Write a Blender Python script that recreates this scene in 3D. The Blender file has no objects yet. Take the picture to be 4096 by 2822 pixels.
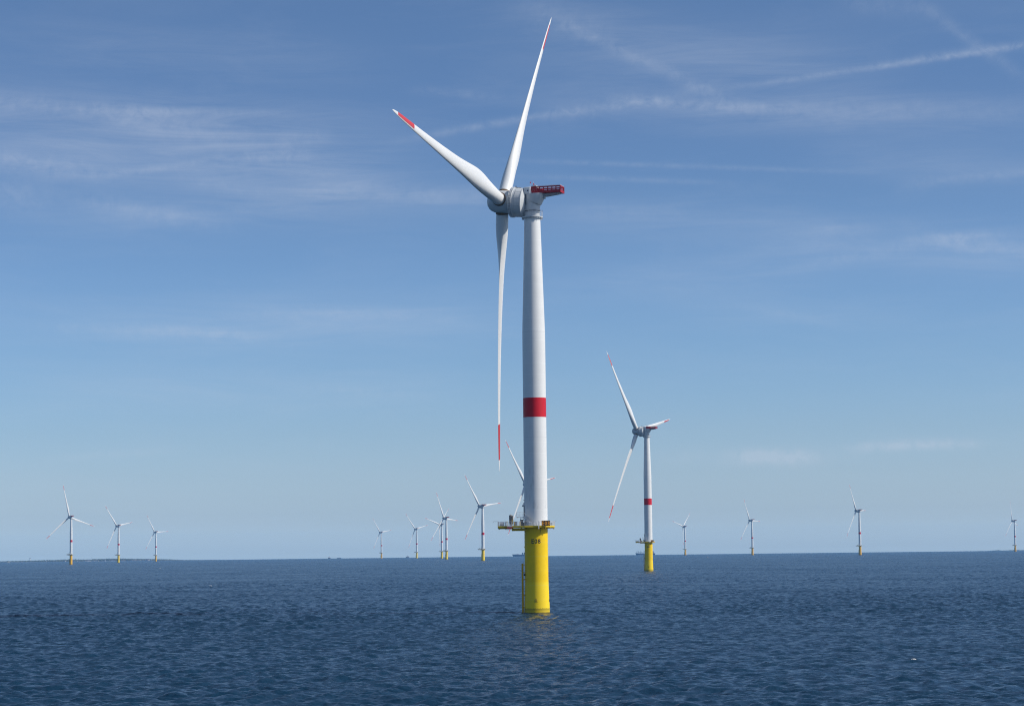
import bpy, math, random
import numpy as np
from mathutils import Matrix, Vector
random.seed(7)
rng = np.random.default_rng(11)
PI = math.pi
R = math.radians
RE = 7.43e6                      # earth radius with refraction: the sea is really curved
CAMH = 15.855
SC = bpy.context.scene
COL = SC.collection

# ------------------------------------------------------------------ render
SC.render.engine = 'CYCLES'
SC.view_settings.view_transform = 'Standard'
SC.view_settings.look = 'None'
SC.view_settings.exposure = 0.0
SC.view_settings.gamma = 1.0
SC.cycles.pixel_filter_type = 'BLACKMAN_HARRIS'
SC.cycles.filter_width = 1.15
SC.cycles.max_bounces = 6
SC.cycles.diffuse_bounces = 3
SC.cycles.glossy_bounces = 3
SC.cycles.transparent_max_bounces = 12
SC.cycles.volume_bounces = 1
SC.cycles.use_denoising = True
SC.cycles.denoiser = 'OPENIMAGEDENOISE'
SC.cycles.denoising_input_passes = 'RGB_ALBEDO_NORMAL'
SC.cycles.denoising_prefilter = 'NONE'
SC.cycles.sample_clamp_indirect = 6.0

# ------------------------------------------------------------------ camera
FPX = 9029.1                     # focal length in pixels of the 4096 px wide photograph
PITCH, ROLL = R(5.0251), R(0.6611)
fwd = Vector((0, math.cos(PITCH), math.sin(PITCH)))
up0 = Vector((0, -math.sin(PITCH), math.cos(PITCH)))
rt0 = Vector((1, 0, 0))
rt = rt0 * math.cos(ROLL) - up0 * math.sin(ROLL)
up = up0 * math.cos(ROLL) + rt0 * math.sin(ROLL)
cam = bpy.data.cameras.new('camera')
camo = bpy.data.objects.new('camera', cam)
COL.objects.link(camo)
M = Matrix((rt, up, -fwd)).transposed().to_4x4()
M.translation = (0, 0, CAMH)
camo.matrix_world = M
cam.sensor_width = 36.0
cam.lens = FPX / 4096 * 36.0
cam.clip_start = 1.0
cam.clip_end = 200000.0
SC.camera = camo


def px_dir(px, py):
    """direction of a point of the photograph (4096 x 2822)"""
    d = fwd + rt * ((px - 2048) / FPX) + up * ((1411 - py) / FPX)
    return d.normalized()


def az_el(px, py):
    d = px_dir(px, py)
    return math.atan2(d.x, d.y), math.asin(d.z)


def sea_z(x, y):
    return -(x * x + y * y) / (2 * RE)


def at(px, dist):
    """ground point seen in column px (near the horizon) at a distance"""
    az, _ = az_el(px, 2225 - (px - 2048) * 0.0116)
    x, y = dist * math.sin(az), dist * math.cos(az)
    return Vector((x, y, sea_z(x, y)))


# ------------------------------------------------------------------ materials
def mat(name, color, rough=0.5, metal=0.0, var=0.06, scale=1.5, bump=0.0, spec=0.5, coat=0.0):
    m = bpy.data.materials.new(name)
    m.use_nodes = True
    nt = m.node_tree
    b = nt.nodes['Principled BSDF']
    b.inputs['Roughness'].default_value = rough
    b.inputs['Metallic'].default_value = metal
    b.inputs['Specular IOR Level'].default_value = spec
    b.inputs['Coat Weight'].default_value = coat
    tc = nt.nodes.new('ShaderNodeTexCoord')
    n = nt.nodes.new('ShaderNodeTexNoise')
    n.inputs['Scale'].default_value = scale
    n.inputs['Detail'].default_value = 5
    nt.links.new(tc.outputs['Object'], n.inputs['Vector'])
    r = nt.nodes.new('ShaderNodeValToRGB')
    c = Vector(color)
    r.color_ramp.elements[0].position = 0.3
    r.color_ramp.elements[1].position = 0.7
    r.color_ramp.elements[0].color = (*(c * (1 - var)), 1)
    r.color_ramp.elements[1].color = (*[min(1, v * (1 + var)) for v in c], 1)
    nt.links.new(n.outputs['Fac'], r.inputs['Fac'])
    nt.links.new(r.outputs['Color'], b.inputs['Base Color'])
    if bump:
        bp = nt.nodes.new('ShaderNodeBump')
        bp.inputs['Strength'].default_value = bump
        bp.inputs['Distance'].default_value = 0.05
        nt.links.new(n.outputs['Fac'], bp.inputs['Height'])
        nt.links.new(bp.outputs['Normal'], b.inputs['Normal'])
    m['out'] = r.name
    return m


def node(nt, typ, **kw):
    n = nt.nodes.new(typ)
    for k, v in kw.items():
        setattr(n, k, v)
    return n


def mth(nt, op, a, b=None, clamp=False):
    n = nt.nodes.new('ShaderNodeMath')
    n.operation = op
    n.use_clamp = clamp
    for i, v in enumerate((a, b)):
        if v is None:
            continue
        if isinstance(v, (int, float)):
            n.inputs[i].default_value = v
        else:
            nt.links.new(v, n.inputs[i])
    return n.outputs[0]


def mixc(nt, fac, a, b, mode='MIX'):
    n = nt.nodes.new('ShaderNodeMix')
    n.data_type = 'RGBA'
    n.blend_type = mode
    for s, v in ((n.inputs[0], fac), (n.inputs[6], a), (n.inputs[7], b)):
        if isinstance(v, (int, float)):
            s.default_value = v
        elif isinstance(v, tuple):
            s.default_value = (*v, 1)
        else:
            nt.links.new(v, s)
    return n.outputs[2]


def tower_mat():
    """white tower paint: weld seams as fine rings, a few grey-brown stains low down"""
    m = mat('white_tower_paint', (0.76, 0.76, 0.745), 0.45, var=0.025, scale=0.35)
    nt = m.node_tree
    b = nt.nodes['Principled BSDF']
    base = nt.nodes[m['out']].outputs['Color']
    tc = node(nt, 'ShaderNodeTexCoord')
    sp = node(nt, 'ShaderNodeSeparateXYZ')
    nt.links.new(tc.outputs['Object'], sp.inputs[0])
    z = sp.outputs['Z']
    f = mth(nt, 'FRACT', mth(nt, 'DIVIDE', z, 2.95))
    seam = mth(nt, 'LESS_THAN', f, 0.03)
    c1 = mixc(nt, mth(nt, 'MULTIPLY', seam, 0.6), base, (0.86, 0.86, 0.84))
    # section joints, slightly darker
    j = mth(nt, 'COMPARE', z, 45.6)
    nt.nodes[-1].inputs[2].default_value = 0.06
    j2 = mth(nt, 'COMPARE', z, 73.1)
    nt.nodes[-1].inputs[2].default_value = 0.07
    c2 = mixc(nt, mth(nt, 'MULTIPLY', mth(nt, 'MAXIMUM', j, j2), 0.3), c1, (0.45, 0.46, 0.48))
    # rusty smears
    mp = node(nt, 'ShaderNodeMapping')
    mp.inputs['Scale'].default_value = (1.3, 1.3, 0.25)
    nt.links.new(tc.outputs['Object'], mp.inputs[0])
    n = node(nt, 'ShaderNodeTexNoise')
    n.inputs['Scale'].default_value = 1.4
    n.inputs['Detail'].default_value = 8
    nt.links.new(mp.outputs[0], n.inputs['Vector'])
    band = mth(nt, 'MULTIPLY', mth(nt, 'GREATER_THAN', z, 27.0), mth(nt, 'LESS_THAN', z, 38.6))
    st = mth(nt, 'MULTIPLY', mth(nt, 'MULTIPLY', mth(nt, 'SUBTRACT', n.outputs['Fac'], 0.56), 4.0, True), band)
    c3 = mixc(nt, mth(nt, 'MULTIPLY', st, 0.55), c2, (0.36, 0.35, 0.33))
    nt.links.new(c3, b.inputs['Base Color'])
    return m


def tp_mat(name, yellow, fresh):
    """yellow foundation paint: a paler repainted lower part, weathering and a weed line at the sea"""
    m = mat(name, yellow, 0.5, var=0.05, scale=0.8, spec=0.25)
    nt = m.node_tree
    b = nt.nodes['Principled BSDF']
    base = nt.nodes[m['out']].outputs['Color']
    tc = node(nt, 'ShaderNodeTexCoord')
    sp = node(nt, 'ShaderNodeSeparateXYZ')
    nt.links.new(tc.outputs['Object'], sp.inputs[0])
    z = sp.outputs['Z']
    low = mth(nt, 'LESS_THAN', z, 7.94)
    c1 = mixc(nt, low, base, fresh)
    n = node(nt, 'ShaderNodeTexNoise')
    n.inputs['Scale'].default_value = 3.0
    n.inputs['Detail'].default_value = 6
    mp = node(nt, 'ShaderNodeMapping')
    mp.inputs['Scale'].default_value = (2.2, 2.2, 0.35)
    nt.links.new(tc.outputs['Object'], mp.inputs[0])
    nt.links.new(mp.outputs[0], n.inputs['Vector'])
    # weed line: ragged dark band
    top = mth(nt, 'ADD', 0.95, mth(nt, 'MULTIPLY', n.outputs['Fac'], 0.7))
    d = mth(nt, 'SUBTRACT', top, z)
    weed = mth(nt, 'MULTIPLY', mth(nt, 'MULTIPLY', d, 5.0, True), mth(nt, 'SUBTRACT', 1.2, mth(nt, 'MULTIPLY', d, 0.7), True))
    c2 = mixc(nt, mth(nt, 'MULTIPLY', weed, 0.62), c1, (0.10, 0.095, 0.02))
    wet = mth(nt, 'LESS_THAN', z, mth(nt, 'MULTIPLY', n.outputs['Fac'], 0.35))
    c3 = mixc(nt, mth(nt, 'MULTIPLY', wet, 0.85), c2, (0.03, 0.03, 0.02))
    # ring seams and faint rust runs
    f = mth(nt, 'FRACT', mth(nt, 'DIVIDE', mth(nt, 'ADD', z, 0.35), 3.73))
    c4 = mixc(nt, mth(nt, 'MULTIPLY', mth(nt, 'LESS_THAN', f, 0.014), 0.4), c3, (0.85, 0.75, 0.30))
    run = mth(nt, 'MULTIPLY', mth(nt, 'SUBTRACT', n.outputs['Fac'], 0.64), 3.0, True)
    c5 = mixc(nt, mth(nt, 'MULTIPLY', run, 0.25), c4, (0.45, 0.30, 0.05))
    nt.links.new(c5, b.inputs['Base Color'])
    return m


MT = {
    'tower': tower_mat(),
    'blade': mat('white_blade_gelcoat', (0.76, 0.76, 0.75), 0.42, var=0.02, scale=0.2),
    'nac': mat('pale_grey_nacelle_paint', (0.58, 0.60, 0.61), 0.45, var=0.05, scale=0.6),
    'nac2': mat('grey_panel_paint', (0.40, 0.42, 0.44), 0.5, var=0.06, scale=0.9),
    'red': mat('red_band_paint', (0.60, 0.008, 0.022), 0.45, var=0.05, scale=0.8, spec=0.3),
    'bladered': mat('blade_red_paint', (0.62, 0.045, 0.045), 0.42, var=0.04, scale=0.5),
    'redmesh': mat('red_platform_paint', (0.38, 0.006, 0.018), 0.5, var=0.08, scale=1.5),
    'dark': mat('black_rubber', (0.02, 0.021, 0.023), 0.6, var=0.2),
    'seal': mat('rusty_blade_seal', (0.16, 0.09, 0.04), 0.6, var=0.35, scale=2.5),
    'steel': mat('galvanised_steel', (0.60, 0.61, 0.62), 0.5, 0.0, var=0.08, scale=3),
    'grey': mat('grey_cabinet_paint', (0.10, 0.105, 0.11), 0.55, var=0.1),
    'cover': mat('grey_tarpaulin', (0.17, 0.17, 0.165), 0.75, var=0.15, scale=2.5, bump=0.4),
    'white': mat('white_equipment_paint', (0.72, 0.73, 0.74), 0.4, var=0.04),
    'tp': tp_mat('yellow_foundation_paint', (0.92, 0.61, 0.006), (0.95, 0.67, 0.018)),
    'tpo': tp_mat('amber_foundation_paint', (0.86, 0.46, 0.010), (0.87, 0.47, 0.012)),
    'yel': mat('yellow_steel_paint', (0.82, 0.56, 0.008), 0.45, var=0.08),
    'amberp': mat('amber_fender_paint', (0.70, 0.40, 0.006), 0.5, var=0.08, spec=0.25),
    'olive': mat('worn_dark_marking', (0.17, 0.13, 0.02), 0.6, var=0.15),
    'amber': mat('amber_sign_lettering', (0.85, 0.36, 0.01), 0.5, var=0.03),
    'black': mat('black_lettering', (0.012, 0.012, 0.014), 0.6, var=0.1),
    'hullblue': mat('dark_blue_ship_hull', (0.035, 0.045, 0.10), 0.5, var=0.1, scale=0.05),
    'hullgrey': mat('slate_ship_hull', (0.07, 0.085, 0.12), 0.5, var=0.1, scale=0.05),
    'hullred': mat('brown_red_deck_paint', (0.16, 0.06, 0.05), 0.6, var=0.1, scale=0.05),
    'shipwhite': mat('white_ship_paint', (0.62, 0.62, 0.62), 0.5, var=0.05, scale=0.1),
    'sail': mat('white_sailcloth', (0.78, 0.78, 0.76), 0.8, var=0.03),
    'orange': mat('orange_lifeboat_paint', (0.65, 0.14, 0.03), 0.5, var=0.05),
    'leaf': mat('far_woodland_green', (0.10, 0.12, 0.085), 0.9, var=0.35, scale=0.02),
    'land': mat('coast_ground', (0.16, 0.15, 0.11), 0.95, var=0.25, scale=0.01),
    'plaster': mat('pale_house_plaster', (0.66, 0.61, 0.57), 0.85, var=0.08, scale=0.05),
    'tile': mat('slate_roof', (0.10, 0.09, 0.09), 0.8, var=0.1, scale=0.1),
    'concrete': mat('pale_concrete', (0.66, 0.66, 0.64), 0.8, var=0.06, scale=0.1),
}


# ------------------------------------------------------------------ mesh builder
class MB:
    def __init__(self):
        self.v, self.f, self.mi, self.cur = [], [], [], 0

    def add(self, vs, fs):
        o = len(self.v)
        self.v += [tuple(p) for p in vs]
        for q in fs:
            self.f.append([o + i for i in q])
            self.mi.append(self.cur)
        return self

    def box(self, c, s, rz=0.0, ry=0.0):
        cx, cy, cz = c
        h = [x / 2 for x in s]
        m = Matrix.Rotation(rz, 3, 'Z') @ Matrix.Rotation(ry, 3, 'Y')
        vs = []
        for i in (-1, 1):
            for j in (-1, 1):
                for k in (-1, 1):
                    p = m @ Vector((i * h[0], j * h[1], k * h[2]))
                    vs.append((cx + p.x, cy + p.y, cz + p.z))
        return self.add(vs, [(0, 1, 3, 2), (4, 6, 7, 5), (0, 4, 5, 1), (2, 3, 7, 6), (0, 2, 6, 4), (1, 5, 7, 3)])

    def tube(self, pts, r, n=8, r2=None):
        pts = [Vector(p) for p in pts]
        vs, fs = [], []
        m = len(pts)
        for i, p in enumerate(pts):
            t = (pts[min(i + 1, m - 1)] - pts[max(i - 1, 0)]).normalized()
            a = t.orthogonal().normalized() if abs(t.z) > 0.95 else t.cross(Vector((0, 0, 1))).normalized()
            if abs(t.z) > 0.95:
                a = Vector((1, 0, 0)) - t * t.x
                a.normalize()
            b = t.cross(a)
            rr = r if r2 is None else r + (r2 - r) * i / max(1, m - 1)
            for k in range(n):
                w = 2 * PI * k / n
                vs.append(p + (a * math.cos(w) + b * math.sin(w)) * rr)
        for i in range(m - 1):
            for k in range(n):
                k2 = (k + 1) % n
                fs.append((i * n + k, i * n + k2, (i + 1) * n + k2, (i + 1) * n + k))
        fs.append(tuple(range(n))[::-1])
        fs.append(tuple((m - 1) * n + k for k in range(n)))
        return self.add(vs, fs)

    def lathe(self, prof, n=96, axis='Z', c=(0, 0, 0), caps=(True, True)):
        """prof: list of (radius, along)"""
        vs, fs = [], []
        for r, h in prof:
            for k in range(n):
                w = 2 * PI * k / n
                if axis == 'Z':
                    p = (r * math.cos(w), r * math.sin(w), h)
                else:
                    p = (h, r * math.cos(w), r * math.sin(w))
                vs.append((p[0] + c[0], p[1] + c[1], p[2] + c[2]))
        for i in range(len(prof) - 1):
            for k in range(n):
                k2 = (k + 1) % n
                fs.append((i * n + k, i * n + k2, (i + 1) * n + k2, (i + 1) * n + k))
        if caps[0]:
            fs.append(tuple(range(n))[::-1])
        if caps[1]:
            fs.append(tuple((len(prof) - 1) * n + k for k in range(n)))
        return self.add(vs, fs)

    def loft(self, rings, caps=True):
        n = len(rings[0])
        vs = [p for r in rings for p in r]
        fs = []
        for i in range(len(rings) - 1):
            for k in range(n):
                k2 = (k + 1) % n
                fs.append((i * n + k, i * n + k2, (i + 1) * n + k2, (i + 1) * n + k))
        if caps:
            fs.append(tuple(range(n))[::-1])
            fs.append(tuple((len(rings) - 1) * n + k for k in range(n)))
        return self.add(vs, fs)

    def prism(self, poly, d0, d1, plane='XZ'):
        """polygon extruded along the missing axis"""
        def P(a, b, d):
            return (a, d, b) if plane == 'XZ' else ((a, b, d) if plane == 'XY' else (d, a, b))
        n = len(poly)
        vs = [P(a, b, d0) for a, b in poly] + [P(a, b, d1) for a, b in poly]
        fs = [tuple(range(n))[::-1], tuple(range(n, 2 * n))]
        fs += [(k, (k + 1) % n, n + (k + 1) % n, n + k) for k in range(n)]
        return self.add(vs, fs)

    def mesh(self, name, mats, smooth=True, angle=32):
        if not isinstance(mats, (list, tuple)):
            mats = [mats]
        me = bpy.data.meshes.new(name)
        me.from_pydata(self.v, [], self.f)
        for m in mats:
            me.materials.append(m)
        me.polygons.foreach_set('material_index', self.mi)
        import bmesh
        bm = bmesh.new()
        bm.from_mesh(me)
        bmesh.ops.recalc_face_normals(bm, faces=bm.faces[:])
        for fc in bm.faces:
            fc.smooth = smooth
        if smooth:
            for e in bm.edges:
                if len(e.link_faces) == 2 and e.calc_face_angle(0) > R(angle):
                    e.smooth = False
        bm.to_mesh(me)
        bm.free()
        me.update()
        return me

    def build(self, name, mats, parent=None, mx=None, smooth=True, angle=32, label=None):
        o = bpy.data.objects.new(name, self.mesh(name, mats, smooth, angle))
        COL.objects.link(o)
        if parent:
            o.parent = parent
        if mx is not None:
            o.matrix_basis = mx
        if label:
            o['label'] = label
        return o


def empty(name, loc, label, cat, group=None):
    o = bpy.data.objects.new(name, None)
    COL.objects.link(o)
    o.location = loc
    o.empty_display_size = 1
    tag(o, label, cat, group)
    return o


def tag(o, label=None, cat=None, group=None, kind=None):
    if label:
        o['label'] = label
    if cat:
        o['category'] = cat
    if group:
        o['group'] = group
    if kind:
        o['kind'] = kind
    return o


# ------------------------------------------------------------------ lettering (stroke polygons in a 0..1 high cell)
def arc(cx, cy, rx, ry, a0, a1, n=14):
    return [(cx + rx * math.cos(a0 + (a1 - a0) * i / n), cy + ry * math.sin(a0 + (a1 - a0) * i / n)) for i in range(n + 1)]


def strokes(ch):
    """polylines of a bold character, width 0.62"""
    if ch == 'E':
        return [[(0.11, 0), (0.11, 1)]] + [[(x, y) for x in np.linspace(0.02, e, 9).tolist()] for y, e in ((.09, .61), (.5, .57), (.91, .60))]
    if ch == '0':
        return [arc(0.31, 0.5, 0.22, 0.42, 0, 2 * PI, 28)]
    if ch == '8':
        return [arc(0.31, 0.73, 0.18, 0.19, 0, 2 * PI, 22), arc(0.31, 0.29, 0.22, 0.21, 0, 2 * PI, 22)]
    if ch == '9':
        return [arc(0.31, 0.68, 0.21, 0.23, 0, 2 * PI, 22), arc(0.23, 0.62, 0.295, 0.54, 0.1, -1.35, 14)]
    return []


def letter_quads(txt, h, w=0.20, gap=0.78):
    """quads (x, z) of a text of height h centred on 0,0"""
    out = []
    tot = gap * (len(txt) - 1) + 0.62
    for i, ch in enumerate(txt):
        for ln in strokes(ch):
            closed = (Vector(ln[0]) - Vector(ln[-1])).length < 1e-6
            L, Rr = [], []
            for k, p in enumerate(ln):
                p = Vector(p)
                a = Vector(ln[k - 1 if k else (-2 if closed else 0)])
                b = Vector(ln[k + 1 if k < len(ln) - 1 else (1 if closed else k)])
                t = (b - a).normalized()
                nn = Vector((-t.y, t.x)) * w / 2
                L.append(p + nn)
                Rr.append(p - nn)
            for k in range(len(ln) - 1):
                q = [L[k], L[k + 1], Rr[k + 1], Rr[k]]
                out.append([((p.x + i * gap - tot / 2) * h, (p.y - 0.5) * h) for p in q])
    return out


def wrap_quads(mb, quads, r, ang0, zc, lift=0.012, th=0.010):
    """lay flat quads on a cylinder of radius r round the Z axis, facing direction ang0"""
    for q in quads:
        vo, vi = [], []
        for x, z in q:
            a = ang0 + x / r
            vo.append(((r + lift) * math.cos(a), (r + lift) * math.sin(a), zc + z))
            vi.append(((r + lift - th) * math.cos(a), (r + lift - th) * math.sin(a), zc + z))
        n = len(q)
        mb.add(vo + vi, [tuple(range(n)), tuple(range(n, 2 * n))[::-1]] + [(k, (k + 1) % n, n + (k + 1) % n, n + k) for k in range(n)])


def one_char(txt, i, h, w, gap):
    tot = gap * (len(txt) - 1) + 0.62
    dx = (i * gap - tot / 2 + .31) * h
    return [[(x + dx, z) for x, z in q] for q in letter_quads(txt[i], h, w, gap)]


def letter_on_tower(txt, i):
    mb = MB()
    wrap_quads(mb, one_char(txt, i, 1.14, .185, .76), 3.045, -PI / 2 - 0.035, 18.5)
    return mb.mesh('letter', MT['black'], False)


def letter_on_board(txt, i):
    mb = MB()
    mm = Matrix.Translation((2.48, -4.72, 23.13)) @ Matrix.Rotation(R(12), 4, 'Z')
    for q in one_char(txt, i, 1.0, .145, .82):
        vo = [mm @ Vector((x * .92, -.055, z)) for x, z in q]
        vi = [mm @ Vector((x * .92, -.039, z)) for x, z in q]
        k = len(q)
        mb.add(vo + vi, [tuple(range(k)), tuple(range(k, 2 * k))[::-1]] + [(j, (j + 1) % k, k + (j + 1) % k, k + j) for j in range(k)])
    return mb.mesh('board_letter', MT['amber'], False)


def line_quads(pts, w):
    out = []
    for a, b in zip(pts[:-1], pts[1:]):
        a, b = Vector(a), Vector(b)
        t = (b - a).normalized()
        n = Vector((-t.y, t.x)) * w / 2
        out.append([tuple(a + n), tuple(b + n), tuple(b - n), tuple(a - n)])
    return out


# ------------------------------------------------------------------ the wind turbine
HUBZ, OV, TILT, RR = 108.188, 8.238, R(5), 76.461
DECK = 22.55


def tower_r(z):
    if z < 73.04:
        return 3.045 + (2.99 - 3.045) * (z - 22.6) / 50.4
    return 2.99 + (2.10 - 2.99) * (z - 73.04) / 30.4


def tp_r(z):
    if z > 8.5:
        return 3.045
    t = (8.5 - z) / 8.5
    return 3.045 + 0.30 * t ** 1.15


def blade_sections():
    """stations along the blade: r, chord, leading-edge offset, relative thickness, twist, roundness"""
    st = []
    tab = [(1.7, 3.3, 1.65, 1.0, 16, 1.0), (3.5, 3.3, 1.65, 1.0, 16, 1.0), (6, 3.38, 1.66, 0.93, 16, .9), (9, 3.72, 1.68, 0.72, 15, .55),
           (12, 4.05, 1.68, 0.56, 13.5, .25), (15, 4.45, 1.68, 0.44, 12, .08), (18, 4.66, 1.62, 0.36, 10.5, 0), (21, 4.60, 1.52, 0.31, 9, 0), (24, 4.28, 1.40, 0.29, 8, 0), (28, 3.80, 1.24, 0.275, 6.6, 0),
           (33, 3.28, 1.08, 0.255, 5.2, 0), (40, 2.80, .90, 0.235, 3.6, 0), (47, 2.38, .74, 0.22, 2.2, 0), (54, 2.00, .60, 0.20, 1.0, 0),
           (61, 1.66, .48, 0.19, 0, 0), (67, 1.36, .38, 0.18, -.6, 0), (71, 1.12, .29, 0.18, -1, 0), (73.6, .86, .19, 0.18, -1, 0),
           (75.3, .56, .06, 0.18, -1, 0), (76.2, .26, -.07, 0.2, -1, 0), (76.46, .05, -.16, 0.2, -1, 0)]
    a = np.array(tab)
    rs = np.concatenate([np.linspace(1.7, 30, 42), np.linspace(31, 71, 34), np.linspace(71.6, 76.46, 14)])
    # monotone-ish smooth interpolation
    out = [np.interp(rs, a[:, 0], a[:, k]) for k in range(1, 6)]
    for k in range(5):
        v = out[k].copy()
        for _ in range(3):
            v[1:-1] = (v[:-2] + 2 * v[1:-1] + v[2:]) / 4
        out[k] = v
    return rs, out


NPROF = 36


def blade_ring(r, chord, le, tc, tw, rnd, c_tip=4.3, grow=0.0):
    pts = []
    twr = R(tw + 2.0)
    t_ = max(0, r - 1.7) / (RR - 1.7)
    pre = c_tip * (1.4 * t_ - .4 * t_ * t_)
    for k in range(NPROF):
        t = 2 * PI * k / NPROF
        xc = 0.5 * (1 + math.cos(t))               # 1 = trailing edge, 0 = leading edge
        yt = 5 * tc * (0.2969 * math.sqrt(xc) - 0.126 * xc - 0.3516 * xc ** 2 + 0.2843 * xc ** 3 - 0.1036 * xc ** 4)
        camb = 0.045 * 4 * xc * (1 - xc) * (1 - rnd)
        s = 1 if t < PI else -1                    # + = suction side (downwind)
        ya = (s * yt * (1.0 if s > 0 else 0.85) + camb) * chord
        yc = 0.5 * math.sin(t) * chord
        y = rnd * yc + (1 - rnd) * ya + grow * (1 if math.sin(t) >= 0 else -1)
        along = le - xc * chord                    # towards the leading edge (+Y)
        if grow:
            along += grow * (1 if xc < .5 else -1) * 0.3
        piv = 0.0
        ca, sa = math.cos(twr), math.sin(twr)
        # chord axis (towards leading edge) = cos*Y + sin*X ; suction normal = -cos*X + sin*Y
        Y = piv + along * ca + y * sa
        X = along * sa - y * ca
        pts.append((X + pre, Y, r))
    return pts


def blade_mesh():
    rs, (ch, le, tc, tw, rn) = blade_sections()
    mb = MB()
    mb.loft([blade_ring(rs[i], ch[i], le[i], tc[i], tw[i], rn[i]) for i in range(len(rs))])
    return mb


def stripe_mesh():
    """red marking wrapped round the blade behind its leading edge"""
    rs, P = blade_sections()
    mb = MB()
    zz = np.linspace(62.5, 73.0, 12)
    rings = []
    keep = [k % NPROF for k in range(-12, 13)]     # from the suction side round the trailing edge to the pressure side
    for z in zz:
        p = [np.interp(z, rs, q) for q in P]
        ring = blade_ring(z, *p, grow=0.018)
        rings.append([ring[k] for k in keep])
    n = len(keep)
    vs = [p for r in rings for p in r]
    fs = [(i * n + k, i * n + k + 1, (i + 1) * n + k + 1, (i + 1) * n + k) for i in range(len(zz) - 1) for k in range(n - 1)]
    mb.add(vs, fs)
    return mb


def sup_ring(z, xf, xr, w, n=48, e=2.8):
    """plan outline: flat-ish front, rounded rear"""
    pts = []
    cx, hx = (xf + xr) / 2, (xf - xr) / 2
    for k in range(n):
        t = 2 * PI * k / n
        c, s = math.cos(t), math.sin(t)
        pts.append((cx + hx * math.copysign(abs(c) ** (2 / e), c), w * math.copysign(abs(s) ** (2 / e), s), z))
    return pts


YAWPARTS, BLADES = {'hub', 'generator', 'nacelle', 'access_hatch', 'helicopter_platform', 'platform_bracket', 'hood', 'mast', 'weather_mast'}, 'blade'


def yaw_mx(yaw):
    return Matrix.Rotation(PI - yaw, 4, 'Z')


def hub_mx(yaw):
    return yaw_mx(yaw) @ Matrix.Translation((OV, 0, HUBZ)) @ Matrix.Rotation(-TILT, 4, 'Y')


def blade_mx(yaw, th, cone=0.0):
    return hub_mx(yaw) @ Matrix.Rotation(-th, 4, 'X') @ Matrix.Rotation(cone, 4, 'Y')


def kind(o):
    return o.name.split('.')[0]


def pose(root, yaw, th, cone=0.0):
    k = 0
    for c in root.children:
        n = c.get('role')
        if n == 'yaw':
            c.matrix_basis = yaw_mx(yaw)
        elif n == 'hub':
            c.matrix_basis = hub_mx(yaw)
        elif n == 'blade':
            c.matrix_basis = blade_mx(yaw, th + k * 2 * PI / 3, cone)
            k += 1


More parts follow.
